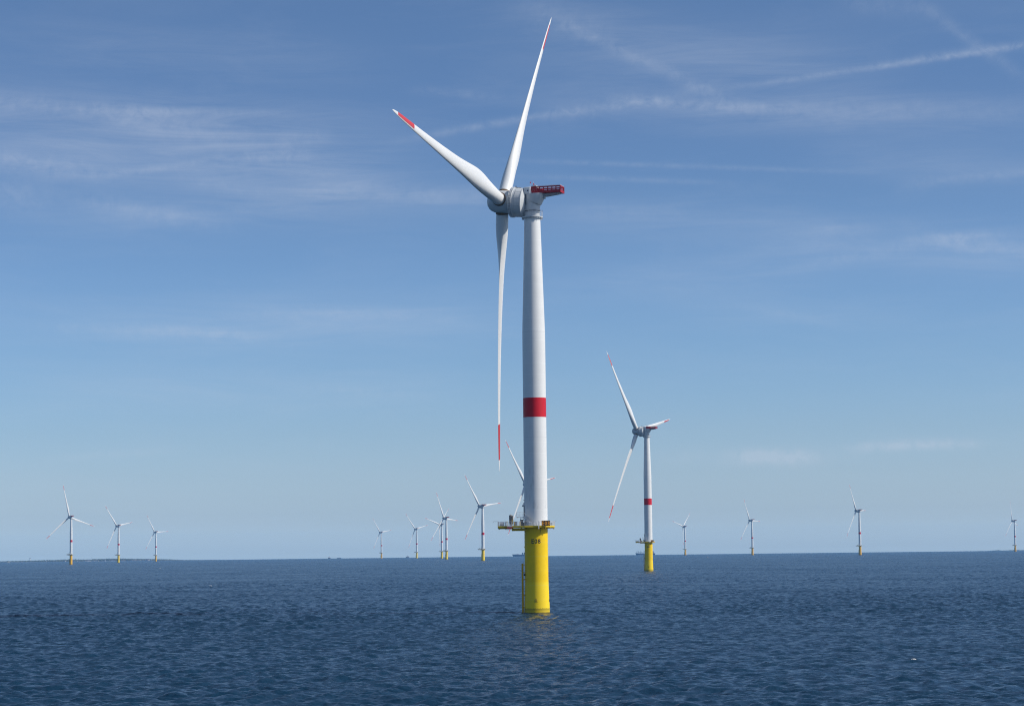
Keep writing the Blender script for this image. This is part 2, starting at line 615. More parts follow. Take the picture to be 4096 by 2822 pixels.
def make_turbine(loc, number, label, group):
    root = empty('wind_turbine', loc, label, 'wind turbine', group)
    # ---- transition piece
    mb = MB()
    zs = [-4, -1, 0, 1, 2, 3, 4, 5, 6, 7, 8, 8.5, 12, 16, 20, 22.2]
    mb.lathe([(tp_r(z), z) for z in zs], 96)
    tp = mb.build('transition_piece', MT['tp'], root)
    A0 = -PI / 2                                     # facing the camera side (-Y)
    mb = MB()
    for i, ch in enumerate(number):
        me = letter_on_tower(number, i)
        o = bpy.data.objects.new('digit' if ch.isdigit() else 'letter', me)
        COL.objects.link(o)
        o.parent = tp
        o['pos'] = i
    for ang in (A0 - 0.10, A0 + PI / 2 - 0.20):
        mb = MB()
        rr = tp_r(2.9)
        arch = [(-.30, -.15), (-.30, .05), (-.22, .32), (0, .62), (.22, .32), (.30, .05), (.30, -.15)]
        q = line_quads(arch, .055) + line_quads([(0, .60), (0, .12)], .055) + line_quads([(-.30, .02), (.30, .02)], .05)
        q += line_quads([(-.16, .30), (-.12, -.12)], .05) + line_quads([(.16, .30), (.12, -.12)], .05) + line_quads([(-.30, -.15), (.30, -.15)], .05)
        for k in range(6):
            q += line_quads([(-.38 + k * .15, -.28), (-.29 + k * .15, -.28)], .13)
        wrap_quads(mb, q, rr, ang, 3.15, lift=0.03)
        mb.build('painted_mark', MT['olive'], tp, smooth=False)
    # ---- boat landing on the left
    mb = MB()
    for y in (-0.75, 0.75):
        mb.tube([(-3.70, y, -2), (-3.70, y, 12.8)], 0.215, 14)
    for z in (1.4, 4.6, 8.6, 10.4, 12.4):
        for y in (-0.75, 0.75):
            mb.tube([(-3.66, y, z), (-2.85, y * 0.9, z + .05)], 0.09, 8)
    bl = mb.build('boat_landing', MT['amberp'], root)
    mb = MB()
    for y in (-0.22, 0.22):
        mb.tube([(-3.45, y, -1), (-3.45, y, 13.2)], 0.035, 6)
    for k in range(46):
        mb.tube([(-3.45, -.22, -.6 + k * .3), (-3.45, .22, -.6 + k * .3)], 0.018, 5)
    mb.build('ladder', MT['yel'], bl)
    mb = MB()
    mb.tube([(-3.30, -.9, 9.9), (-3.02, -.9, 9.9)], 0.28, 12)
    mb.build('fender', MT['dark'], bl)
    # ---- tower
    mb = MB()
    zs = list(np.linspace(22.3, 73.04, 30)) + list(np.linspace(74, 103.4, 18))
    prof = []
    for z in zs:
        prof.append((tower_r(z), z))
    mb.lathe(prof, 128)
    tw = mb.build('tower', MT['tower'], root)
    mb = MB()
    for z0, z1 in ((50.80, 55.86),):
        mb.lathe([(tower_r(z0), z0), (tower_r(z0) + .012, z0 + .01), (tower_r(z1) + .012, z1 - .01), (tower_r(z1), z1)], 128, caps=(False, False))
    mb.build('red_band', MT['red'], tw)
    mb = MB()
    mb.prism([(-.60, 24.95), (.60, 24.95), (.60, 27.6), (.35, 28.3), (0, 28.6), (-.35, 28.3), (-.60, 27.6)], -3.20, -2.9, 'YZ')
    mb.build('door', MT['grey'], tw)
    mb = MB()
    mb.prism([(-3.62, 27.55), (-3.0, 27.55), (-3.0, 28.3), (-3.35, 28.15), (-3.55, 27.9)], -.55, .55, 'XZ')
    mb.build('door_canopy', MT['steel'], tw)
    mb = MB()
    mb.tube([(-2.9, -.8, 29.2), (-3.15, -.85, 29.1), (-3.2, -.86, 29.35)], .06, 6)
    mb.build('tower_lamp', MT['grey'], tw)
    mb = MB()
    for a in np.linspace(0, 2 * PI, 13)[:-1]:
        mb.box((3.02 * math.cos(a), 3.02 * math.sin(a), 64), (.05, .05, .05))
    # ---- work platform
    mb = MB()
    pr = 4.9
    poly = [(pr * math.cos(a), pr * math.sin(a)) for a in np.linspace(R(-100), R(100), 40)]
    poly += [(-3.0, 4.75), (-9.95, 4.2), (-9.95, -3.6), (-3.0, -4.75)]
    mb.prism(poly, 22.12, 22.50, 'XY')
    pf = mb.build('work_platform', MT['yel'], root, smooth=False)
    mb = MB()
    n = len(poly)
    mb.prism([(x * .985, y * .985) for x, y in poly], 22.502, 22.55, 'XY')
    mb.build('grating', MT['steel'], pf, smooth=False)
    for y in (-1.6, 1.6):
        mb = MB()
        mb.box((-4.3, y, 21.62), (4.0, .35, .72))
        for x in (-6.1, -3.7):
            mb.box((x, y, 21.66), (.16, .5, .86))
        mb.box((-8.0, y, 21.95), (3.7, .3, .34))
        mb.build('support_beam', MT['yel'], pf, smooth=False)
    for a in np.linspace(R(-80), R(80), 9):
        MB().box((3.9 * math.cos(a), 3.9 * math.sin(a), 21.98), (1.8, .14, .28), rz=a).build('rib', MT['yel'], pf, smooth=False)
    for c_, d_ in (((-3.8, -4.0, 21.98), (.4, .5, .28)), ((-9.55, -3.0, 21.85), (.22, .22, .5)), ((1.15, -4.85, 22.32), (.42, .22, .48))):
        MB().box(c_, d_).build('bracket', MT['yel'], pf, smooth=False)
    for a in np.linspace(R(-62), R(5), 4):
        MB().box((4.7 * math.cos(a), 4.7 * math.sin(a), 21.86), (.12, .12, .5)).build('hanger', MT['dark'], pf, smooth=False)
    MB().tube([(-8.05, -3.95, 22.5), (-8.05, -4.0, 21.6), (-5.95, -4.1, 21.55), (-5.95, -4.1, 22.4)], .06, 8).build('hose', MT['dark'], pf)
    MB().tube([(1.15, -2.95, 22.1), (1.15, -3.08, 20.6)], .035, 6).build('cable', MT['dark'], pf)
    mb = MB()
    mb.box((-6.9, -4.16, 22.10), (1.45, .3, .34))
    mb.build('red_crash_bar', MT['redmesh'], pf, smooth=False)
    mb = MB()
    mb.box((-6.9, -4.2, 22.36), (1.30, .26, .20))
    mb.box((-7.5, -4.2, 22.95), (.08, .08, 1.2))
    mb.box((-6.3, -4.2, 22.95), (.08, .08, 1.2))
    mb.build('gate_frame', MT['steel'], pf, smooth=False)
    # railing
    mb = MB()
    edge = [Vector((p[0] * .98, p[1] * .98, 0)) for p in poly]
    edge.append(edge[0])
    dist, posts = 0, []
    for a, b in zip(edge[:-1], edge[1:]):
        L = (b - a).length
        k = max(1, round(L / 1.25))
        for i in range(k):
            posts.append(a + (b - a) * i / k)
    last = None
    for p in posts:
        if last is None or (p - last).length > .8:
            mb.tube([(p.x, p.y, 22.3), (p.x, p.y, 23.66)], .045, 6)
            last = p
    for z in (22.72, 23.02, 23.34, 23.65):
        mb.tube([(p.x, p.y, z) for p in edge], .026 if z < 23.6 else .034, 6)
    mb.build('railing', MT['steel'], pf)
    mb = MB()
    mb.box((-9.92, -2.2, 22.75), (.10, 1.7, 1.7))
    mb.box((-9.75, -3.45, 23.0), (.3, .3, 1.3))
    mb.build('end_panel', MT['steel'], pf, smooth=False)
    mb = MB()
    mb.tube([(-9.9, -3.4, 22.6), (-9.9, -3.4, 23.72), (-11.0, -3.5, 23.70), (-11.15, -3.5, 23.62), (-11.15, -3.5, 23.45)], .04, 6)
    mb.build('hook_arm', MT['grey'], pf)
    for x, y in ((-7.52, -3.95), (-6.25, -4.05), (-5.55, -4.1), (-4.2, -4.2)):
        MB().tube([(x, y, 22.4), (x, y, 23.75 + (.0 if x < -7 else (.35 if x < -6 else -.1)))], .07, 6).build('yellow_post', MT['yel'], pf)
    # equipment
    mb = MB()
    mb.box((-8.9, -1.5, 22.85), (1.1, .9, .6))
    mb.box((-8.9, -1.5, 23.32), (1.0, .1, .4))
    mb.build('winch', MT['steel'], pf, smooth=False)
    mb = MB()
    mb.box((-7.9, -2.9, 23.0), (.25, .3, .9))
    mb.box((-7.75, -2.9, 23.45), (.5, .12, .12))
    mb.tube([(-8.0, -2.7, 22.5), (-8.0, -2.7, 23.8)], .06, 6)
    mb.build('control_stand', MT['steel'], pf, smooth=False)
    MB().box((-5.35, -1.0, 23.1), (.9, .9, 1.1)).build('storage_box', MT['steel'], pf, smooth=False)
    mb = MB()
    mb.box((-3.72, -2.6, 23.35), (.84, .9, 1.6))
    mb.box((-2.9, -2.9, 23.15), (.42, .7, 1.2))
    mb.box((-3.2, -3.2, 22.95), (.3, .5, .8))
    mb.tube([(-4.05, -2.9, 24.1), (-3.95, -2.9, 24.6), (-3.4, -2.9, 24.6), (-3.15, -3.0, 23.9)], .07, 8)
    mb.build('electrical_cabinet', MT['grey'], pf, smooth=False)
    mb = MB()
    mb.box((-1.75, -4.3, 23.12), (1.05, .6, .62))
    mb.build('equipment_box', MT['white'], pf, smooth=False)
    mb = MB()
    mb.tube([(.63, -4.98, 21.65), (.63, -4.98, 23.7)], .11, 10)
    mb.build('white_post', MT['white'], pf)
    mb = MB()
    mb.tube([(4.85, -.6, 22.6), (4.95, -.6, 23.6), (5.0, -.6, 23.72)], .06, 6)
    mb.box((5.02, -.6, 23.78), (.16, .16, .16))
    mb.build('navigation_lamp', MT['steel'], pf)
    MB().box((3.9, -2.6, 22.9), (.5, .3, .7)).build('junction_box', MT['steel'], pf, smooth=False)
    # number board on the railing
    a = R(-60)
    mb = MB()
    mb.box((2.48, -4.72, 23.13), (2.22, .08, 1.36), rz=R(12))
    sb = mb.build('number_board', MT['black'], pf, smooth=False)
    for i, ch in enumerate(number):
        o = bpy.data.objects.new('digit' if ch.isdigit() else 'letter', letter_on_board(number, i))
        COL.objects.link(o)
        o.parent = sb
        o['pos'] = i
    sb['label'] = 'black board reading %s in orange' % number
    # covered davit crane
    mb = MB()
    def pillow(x, y, w, d, zs):
        rings = []
        for z, s in zs:
            rings.append([(x + w * s * math.copysign(abs(math.cos(t)) ** .7, math.cos(t)), y + d * s * math.copysign(abs(math.sin(t)) ** .7, math.sin(t)), z) for t in np.linspace(0, 2 * PI, 17)[:-1]])
        mb.loft(rings)
    pillow(-6.58, -2.6, .40, .42, [(22.95, .55), (23.2, .85), (23.6, 1.0), (24.4, 1.08), (25.2, 1.06), (25.38, .7)])
    pillow(-6.10, -2.4, .20, .35, [(22.95, .5), (23.4, .9), (24.2, 1.0), (25.0, 1.05), (25.25, .8)])
    cr = mb.build('crane_cover', MT['cover'], pf)
    mb = MB()
    mb.tube([(-6.55, -2.6, 22.5), (-6.55, -2.6, 22.98)], .22, 10)
    mb.tube([(-6.5, -2.6, 25.3), (-6.52, -2.6, 25.75)], .13, 8, .03)
    mb.tube([(-6.28, -2.75, 25.35), (-6.28, -2.8, 24.2), (-6.2, -2.8, 23.4)], .07, 8)
    mb.build('crane_post', MT['steel'], cr)
    # external stair and landing
    mb = MB()
    mb.box((-4.2, -2.9, 24.85), (1.75, 1.7, .14))
    mb.box((-4.9, -3.7, 24.72), (.3, .12, .34))
    p0, p1 = Vector((-3.35, -3.75, 24.86)), Vector((-.55, -4.3, 22.6))
    for dy in (-.02, .85):
        mb.add([(p0.x, p0.y + dy, p0.z + .12), (p1.x, p1.y + dy, p1.z + .12), (p1.x, p1.y + dy, p1.z - .2), (p0.x, p0.y + dy, p0.z - .25),
                (p0.x, p0.y + dy + .05, p0.z + .12), (p1.x, p1.y + dy + .05, p1.z + .12), (p1.x, p1.y + dy + .05, p1.z - .2), (p0.x, p0.y + dy + .05, p0.z - .25)],
               [(0, 1, 2, 3), (7, 6, 5, 4), (0, 4, 5, 1), (1, 5, 6, 2), (2, 6, 7, 3), (3, 7, 4, 0)])
    for k in range(11):
        q = p0 + (p1 - p0) * (k + .5) / 11
        mb.box((q.x, q.y + .44, q.z), (.26, .86, .04))
    stt = mb.build('access_stair', MT['steel'], pf, smooth=False)
    mb = MB()
    for x, y in ((-5.05, -3.72), (-4.2, -3.72), (-3.4, -3.75), (-5.05, -2.1)):
        mb.tube([(x, y, 24.85), (x, y, 26.05)], .035, 6)
    mb.box((-5.0, -3.3, 25.45), (.06, .35, 1.2))
    for z in (25.25, 25.65, 26.05):
        mb.tube([(-5.05, -2.1, z), (-5.05, -3.72, z), (-3.4, -3.75, z)], .03, 6)
        mb.tube([(-3.4, -3.75, z), (p1.x, p1.y, p1.z + z - 24.86)], .03, 6)
        mb.tube([(-3.4, -2.9, z), (p1.x, p1.y + .86, p1.z + z - 24.86)], .03, 6)
    for k in range(1, 5):
        q = p0 + (p1 - p0) * k / 4
        for dy in (0, .86):
            mb.tube([(q.x, q.y + dy, q.z), (q.x, q.y + dy, q.z + 1.2)], .035, 6)
    mb.build('handrail', MT['steel'], stt)
    # ---- yaw collar under the nacelle
    mb = MB()
    mb.lathe([(2.10, 103.4), (2.80, 103.45), (2.82, 103.7), (2.1, 103.72)], 64, caps=(False, False))
    mb.lathe([(2.03, 103.6), (2.03, 104.95), (2.18, 105.0), (2.18, 105.12), (1.95, 105.16)], 64, caps=(False, False))
    mb.lathe([(2.15, 105.28), (2.18, 105.34), (2.18, 105.5), (2.0, 105.55)], 64, caps=(False, False))
    yc = mb.build('yaw_collar', MT['nac'], root)
    mb = MB()
    for a in np.linspace(0, 2 * PI, 25)[:-1]:
        mb.box((2.66 * math.cos(a), 2.66 * math.sin(a), 103.25), (.16, .10, .42), rz=a)
    mb.lathe([(2.60, 103.36), (2.72, 103.36), (2.72, 103.44), (2.60, 103.44), (2.60, 103.36)], 48, caps=(False, False))
    mb.build('lug_ring', MT['steel'], yc, smooth=False)
    mb = MB()
    mb.lathe([(1.96, 105.05), (1.96, 105.7)], 48, caps=(False, False))
    mb.build('bearing_gap', MT['dark'], yc)
    mb = MB()
    for a in np.linspace(0, 2 * PI, 17)[:-1]:
        x, y = 2.74 * math.cos(a), 2.74 * math.sin(a)
        mb.tube([(x, y, 103.6), (x, y, 105.3), (x * .97, y * .97, 105.42)], .032, 6)
    for z in (104.2, 104.75, 105.35):
        mb.tube([(2.74 * math.cos(a), 2.74 * math.sin(a), z) for a in np.linspace(0, 2 * PI, 49)], .026, 6)
    mb.build('railing', MT['white'], yc)
    # ---- nacelle (frame: +X towards the hub, +Y towards the camera side)
    mb = MB()
    mb.loft([sup_ring(105.55, 2.1, -2.1, 2.1, e=2.0), sup_ring(106.55, 2.1, -2.12, 2.12, e=2.1), sup_ring(106.75, 2.1, -2.2, 2.14, e=2.2)])
    rings = []
    for t in np.linspace(0, 1, 9):                                         # upper body, its seam slopes down to the rear
        rings.append(t)
    lv = [(0.0, -2.36, 2.16, 2.25), (.15, -2.55, 2.24, 2.4), (.45, -2.95, 2.34, 2.6), (.8, -3.42, 2.40, 2.7), (1.0, -3.60, 2.42, 2.7)]
    rr = []
    for t, xr, w, e in lv:
        ring = sup_ring(0, 1.6, xr, w, e=e)
        out = []
        for x, y, _ in ring:
            zb = 106.75 + (x + 2.4) / 4.0 * 1.45                             # seam height
            out.append((x, y, zb + (109.72 - zb) * t))
        rr.append(out)
    mb.loft(rr)
    mb.loft([sup_ring(106.6, 1.7, -2.16, 2.13, e=2.15), sup_ring(108.4, 1.7, -1.0, 2.13, e=2.15)])
    mb.loft([sup_ring(109.6, 1.9, -.55, 2.2, e=5), sup_ring(111.25, 1.9, -.45, 2.15, e=5), sup_ring(111.45, 1.8, -.35, 2.0, e=4)])
    nac = mb.build('nacelle', MT['nac'], root)
    nac['role'] = 'yaw'
    mb = MB()
    mb.box((.55, 2.17, 110.4), (.95, .14, 1.15))
    mb.cur = 1
    mb.box((.50, 2.25, 110.45), (.30, .06, .32))
    mb.build('access_hatch', [MT['white'], MT['dark']], nac, smooth=False)
    mb = MB()
    mb.prism([(.3, 111.3), (-.3, 111.55), (-.8, 111.9), (-1.15, 112.0), (-1.5, 111.9), (-1.75, 111.6), (-1.8, 111.3), (-1.5, 111.3), (-1.45, 111.55), (-1.15, 111.75), (-.8, 111.65), (-.3, 111.3)], -1.6, 1.7, 'XZ')
    mb.build('hood', MT['white'], nac)
    for x, y, h, lamp in ((.2, 1.0, 112.9, 112.75), (-.45, .2, 113.1, 112.4), (-.8, -.9, 112.6, 0)):
        mb = MB()
        mb.tube([(x, y, 111.3), (x, y, h)], .04, 6)
        mb.cur = 1
        if lamp:
            mb.tube([(x - .12, y, lamp - .16), (x - .12, y, lamp + .16)], .14, 8)
        mb.build('mast', [MT['steel'], MT['red']], nac)
    # helicopter hoist platform
    mb = MB()
    x0, x1, w, zf = -.41, -8.26, 1.85, 109.72
    mb.box(((x0 + x1) / 2, 0, zf + .06), (x0 - x1, 2 * w, .12))
    for s in (-1, 1):
        mb.box(((x0 + x1) / 2, s * w, zf + .26), (x0 - x1 + .06, .07, .54))
        mb.box(((x0 + x1) / 2, s * w, zf + 1.66), (x0 - x1 + .06, .10, .20))
        mb.box(((x0 + x1) / 2 - 1.1, s * w, zf + .95), (x0 - x1 - 2.3, .05, .10))
        for k in range(8):
            xx = x0 + (x1 - x0) * (k / 7)
            mb.box((xx, s * w, zf + .85), (.26, .11, 1.72))
    mb.box((x1, 0, zf + .30), (.07, 2 * w, .62))
    mb.box((x1, 0, zf + 1.66), (.10, 2 * w + .1, .20))
    for k in range(1, 5):
        mb.box((x1, -w + 2 * w * k / 5, zf + .95), (.09, .22, 1.5))
    hp = mb.build('helicopter_platform', MT['redmesh'], root, smooth=False)
    hp['role'] = 'yaw'
    for s in (-1, 1):                       # closed mesh bays and window frames
        mb = MB()
        for k in range(8 - 1):
            xa = x0 + (x1 - x0) * (k / 7)
            xb = x0 + (x1 - x0) * ((k + 1) / 7)
            xm = (xa + xb) / 2
            if k < 2:
                for j in range(9):
                    mb.box((xa + (xb - xa) * (j + .5) / 9, s * w, zf + 1.05), (.06, .03, 1.25))
                for j in range(6):
                    mb.box((xm, s * w, zf + .55 + j * .2), (abs(xb - xa), .03, .05))
            else:
                mb.box((xm, s * w, zf + 1.52), (abs(xb - xa), .05, .22))
                mb.box((xm, s * w, zf + .58), (abs(xb - xa), .05, .24))
        mb.build('mesh_panel', MT['redmesh'], hp, smooth=False)
    mb = MB()
    for s in (-1, 1):
        mb.tube([(x0 - .4, s * w, zf + 1.80), (x0 - .4, s * w, zf + 1.92), (x1, s * w, zf + 1.92)], .045, 6)
    mb.tube([(x1, -w, zf + 1.92), (x1, w, zf + 1.92)], .045, 6)
    mb.build('handrail', MT['steel'], hp)
    mb = MB()
    for x in (-1.9, -2.5, -3.0):
        mb.box((x, 0.4, zf + .8), (.5, 1.2, 1.3 if x > -2.2 else .9))
    mb.build('rescue_gear', MT['red'], hp, smooth=False)
    mb = MB()
    mb.prism([(-2.9, 109.69), (-3.4, 109.02), (-4.0, 108.98), (-7.7, 109.45), (-7.7, 109.69)], -1.0, 1.0, 'XZ')
    mb.box((-3.45, 0, 108.75), (.3, 1.2, .7))
    br = mb.build('platform_bracket', MT['nac2'], root, smooth=False)
    br['role'] = 'yaw'
    # generator drum
    mb = MB()
    ha = lambda pr_: [(r, x) for r, x in pr_]
    # built in the tilted hub frame, hub centre at 0
    mb.lathe([(2.2, -2.45), (3.70, -2.50), (3.86, -2.62), (3.88, -3.55), (3.80, -3.60), (3.80, -4.25), (3.88, -4.30), (3.88, -4.34), (3.86, -4.37), (3.86, -5.9),
              (3.93, -5.92), (3.93, -6.1), (3.78, -6.14), (2.75, -6.75), (2.3, -6.8)], 128, 'X')
    for i, f in enumerate(mb.f):
        if all(-3.57 < mb.v[j][0] < -2.60 for j in f):
            mb.mi[i] = 1
    gen = mb.build('generator', [MT['nac'], MT['nac2']], root)
    gen['role'] = 'hub'
    mb = MB()
    for x in (-2.72, -3.12, -3.50):
        mb.tube([(x, 4.02 * math.cos(a), 4.02 * math.sin(a)) for a in np.linspace(0, 2 * PI, 97)], .04, 6)
    for a in np.linspace(0, 2 * PI, 61)[:-1]:
        mb.tube([(-2.72, 4.02 * math.cos(a), 4.02 * math.sin(a)), (-3.50, 4.02 * math.cos(a), 4.02 * math.sin(a))], .035, 6)
    for a in np.linspace(0, 2 * PI, 31)[:-1]:
        mb.tube([(-3.12, 4.02 * math.cos(a), 4.02 * math.sin(a)), (-3.12, 3.8 * math.cos(a), 3.8 * math.sin(a))], .03, 5)
    mb.build('service_ladder', MT['white'], gen)
    mb = MB()
    for a in np.linspace(R(10), R(370), 13)[:-1]:
        mb.box((-5.12, 3.865 * math.cos(a), 3.865 * math.sin(a)), (1.5, .05, .02))
        mb.v[-8:] = [(-5.12 + sx * .76, 3.845 * math.cos(a + sa * .011), 3.845 * math.sin(a + sa * .011)) if sr < 0 else (-5.12 + sx * .76, 3.885 * math.cos(a + sa * .011), 3.885 * math.sin(a + sa * .011)) for sx in (-1, 1) for sa in (-1, 1) for sr in (-1, 1)]
    mb.lathe([(3.885, -4.30), (3.885, -4.36)], 96, 'X', caps=(False, False))
    mb.build('panel_joint', MT['nac2'], gen, smooth=False)
    mb = MB()
    mb.tube([(-3.6, .3, 3.85), (-3.6, .3, 4.35)], .12, 8)
    mb.box((-4.3, .2, 3.92), (1.3, .06, .14))
    mb.tube([(-3.6, .25, 3.95), (-4.3, .25, 3.95)], .05, 6)
    mb.build('weather_mast', MT['dark'], gen)
    # hub
    mb = MB()
    mb.lathe([(2.55, -2.30), (2.80, -2.25), (2.96, -1.9), (3.02, -1.0), (3.04, 0), (3.0, 1.0), (2.86, 1.9), (2.55, 2.7), (2.1, 3.3), (1.45, 3.75), (.7, 3.98), (.02, 4.04)], 96, 'X')
    hub = mb.build('hub', MT['nac'], root)
    hub['role'] = 'hub'
    mb = MB()
    mb.lathe([(2.45, -2.55), (2.45, -2.2)], 64, 'X')
    mb.build('hub_gap', MT['dark'], hub)
    # blades
    bm_, sm_ = blade_mesh().mesh('blade', MT['blade']), stripe_mesh().mesh('red_stripe', MT['bladered'])
    mb = MB()
    mb.lathe([(1.60, 2.55), (1.86, 2.6), (1.86, 3.12), (1.62, 3.16)], 48, caps=(False, False))
    seal = mb.mesh('root_seal', MT['seal'])
    for k in range(3):
        b = bpy.data.objects.new('blade', bm_)
        COL.objects.link(b)
        b.parent = root
        b['role'] = 'blade'
        for nm, me in (('red_stripe', sm_), ('root_seal', seal)):
            s = bpy.data.objects.new(nm, me)
            COL.objects.link(s)
            s.parent = b
    return root


def copy_tree(o, parent=None):
    c = o.copy()
    COL.objects.link(c)
    c.parent = parent
    for ch in o.children:
        copy_tree(ch, c)
    return c


GT = 'offshore wind turbines'
#        x        y       yaw   theta  prebend  paint number label
TURB = [
    (5.75, 590.4, 16.9, -37.9, 4.3, 'tp', 'E08', 'largest white wind turbine, its yellow foundation marked E08, one blade hanging straight down'),
    (103.9, 1751.7, 28.5, 39.6, 6.9, 'tp', 'E09', 'second largest wind turbine, its yellow foundation marked E09, a cargo ship behind it'),
    (-1010.1, 5163.3, 47.0, 13.3, 6.0, 'tpo', '', 'tallest of three wind turbines before the wooded shore, between water tower and houses'),
    (-1165.1, 6670.6, 33.7, 38.4, 7.3, 'tp', '', 'middle one of three wind turbines before the wooded shore, on a pure yellow foundation'),
    (-1327.4, 8393.1, 38.4, 32.1, 4.0, 'tpo', '', 'smallest of three wind turbines before the wooded shore, one blade lying level'),
    (-552.3, 9422.4, 39.8, 37.6, 3.8, 'tpo', '', 'tiny wind turbine on an amber foundation, first one beside the two small vessels'),
    (-360.5, 8376.9, 41.3, 41.4, 4.9, 'tp', '', 'small wind turbine on a yellow foundation with a stepped grey vessel beside its foot'),
    (-231.0, 7228.5, 34.7, -45.6, 6.0, 'tp', '', 'shorter wind turbine of the overlapping pair, one blade hanging straight down'),
    (-178.0, 5958.0, 34.0, 25.1, 6.8, 'tp', '', 'taller wind turbine of the overlapping pair, one blade nearly level'),
    (-61.9, 4492.5, 39.6, 35.5, 6.2, 'tp', '', 'wind turbine between the overlapping pair and the big E08 turbine'),
    (23.2, 3102.0, 36.9, 38.3, 4.0, 'tp', '', 'wind turbine hidden behind the tower of the big E08 turbine, only blades showing'),
    (646.5, 8566.2, 35.9, -45.6, 4.4, 'tpo', '', 'small wind turbine between the E09 turbine and the buoy, one blade hanging straight down'),
    (741.9, 7057.9, 36.4, 27.5, 5.0, 'tpo', '', 'small wind turbine on an amber foundation, first one beyond the yellow buoy'),
    (846.5, 5546.6, 31.2, 31.1, 5.6, 'tpo', '', 'wind turbine standing alone on an amber foundation between two smaller ones'),
    (1761.7, 7968.2, 32.3, 18.1, 3.9, 'tpo', '', 'wind turbine before the faint low shore without houses, a short blade behind its tower'),
]
proto = None
for i, (x, y, yaw, th, c, paint, num, lab) in enumerate(TURB):
    loc = (x, y, sea_z(x, y))
    if i == 0:
        t = proto = make_turbine(loc, num, lab, GT)
    else:
        t = copy_tree(proto)
        t.location = loc
        t['label'] = lab
        for ch in list(t.children):
            kd = kind(ch)
            if kd == 'transition_piece':
                if paint == 'tpo':
                    if 'tpo' not in MT['tp'].keys() and 'amber_tp' not in bpy.data.meshes:
                        me = ch.data.copy()
                        me.name = 'amber_tp'
                        me.materials[0] = MT['tpo']
                    ch.data = bpy.data.meshes['amber_tp']
            for s in list(ch.children):
                ks = kind(s)
                if ks in ('letter', 'digit'):
                    if num:
                        s.data = letter_on_tower(num, s['pos'])
                    else:
                        bpy.data.objects.remove(s)
                elif ks == 'number_board':
                    s['label'] = 'black board reading %s in orange' % num
                    if not num:
                        del s['label']
                    for q in list(s.children):
                        if num:
                            q.data = letter_on_board(num, q['pos'])
                        else:
                            bpy.data.objects.remove(q)
    pose(t, R(yaw), R(th), math.atan((c - 4.3) / 76.0))
# turbine-level parts of the sign boards sit one level too deep: hang them on their turbine
for t in [o for o in bpy.data.objects if kind(o) == 'wind_turbine']:
    for ch in list(t.children):
        if kind(ch) == 'work_platform':
            for s in list(ch.children):
                if s.children:
                    s.parent = t

# ------------------------------------------------------------------ ships, buoy, sailing boats
def hull(mb, L, B, zdeck, bow=0.12, flare=0.05, sheer=0.0):
    """ship hull, bow towards -X, waterline at 0"""
    rings = []
    for z, k in ((-2.0, 0.0), (0, .35), (zdeck * .55, .7), (zdeck, 1.0)):
        ring = []
        xb = -L / 2 + L * flare * (1 - k)
        xs = L / 2 - L * .03 * (1 - k)
        for t in np.linspace(0, 1, 12):
            x = xb + (xs - xb) * t
            w = B / 2 * min(1, (t / bow) ** .6) * (1 if t < .93 else .85)
            ring.append((x, -w, z + sheer * max(0, 1 - t * 6) * k))
        for t in np.linspace(1, 0, 12):
            x = xb + (xs - xb) * t
            w = B / 2 * min(1, (t / bow) ** .6) * (1 if t < .93 else .85)
            ring.append((x, w + 1e-3, z + sheer * max(0, 1 - t * 6) * k))
        rings.append(ring)
    mb.loft(rings)


def ship(px, dist, L, heading, label, cat='ship'):
    o = empty('ship', at(px, dist), label, cat, 'vessels on the horizon')
    o.rotation_euler = (0, 0, heading)
    return o


D = 14000.0
mpp = D / FPX                        # metres per photo pixel there
# bulk carrier behind E09
s = ship(2581, D, 120, R(2), 'dark blue bulk carrier with deck cranes, half hidden by the yellow E09 foundation')
L = 79 * mpp
mb = MB(); hull(mb, L, 20, 9.8, sheer=2.2); mb.build('hull', MT['hullblue'], s)
for k, x in enumerate((-34.4, -22.9, -10.5, 2.2)):
    mb = MB(); xx = x * mpp
    if k == 0:
        pass
    mb.box((xx, 0, 17), (2.6, 3, 16)); mb.box((xx + .6, 0, 20), (4.2, 4, 5.0)); mb.tube([(xx, 0, 25), (xx, 0, 29)], .8, 6)
    mb.tube([(xx + 1, 0, 17.8), (xx + 17, 0, 17.5)], .8, 6)
    if k < 4:
        mb.build('crane', MT['hullgrey'], s, Matrix.Translation((9.0, 0, 0)), smooth=False)
mb = MB(); mb.tube([(-35 * mpp, 0, 9), (-35 * mpp, 0, 24)], .7, 6); mb.build('foremast', MT['hullgrey'], s)
mb = MB(); mb.box((24.5 * mpp, 0, 16), (14, 18, 13)); mb.box((23.5 * mpp, 0, 23.5), (9, 20, 3)); mb.build('superstructure', MT['shipwhite'], s, smooth=False)
mb = MB(); mb.box((31 * mpp, 0, 17), (4.5, 6, 15)); mb.build('funnel', MT['hullgrey'], s, smooth=False)
mb = MB(); mb.box((34 * mpp, 0, 13.6), (5.5, 5, 5), ry=R(30)); mb.build('lifeboat', MT['orange'], s, smooth=False)
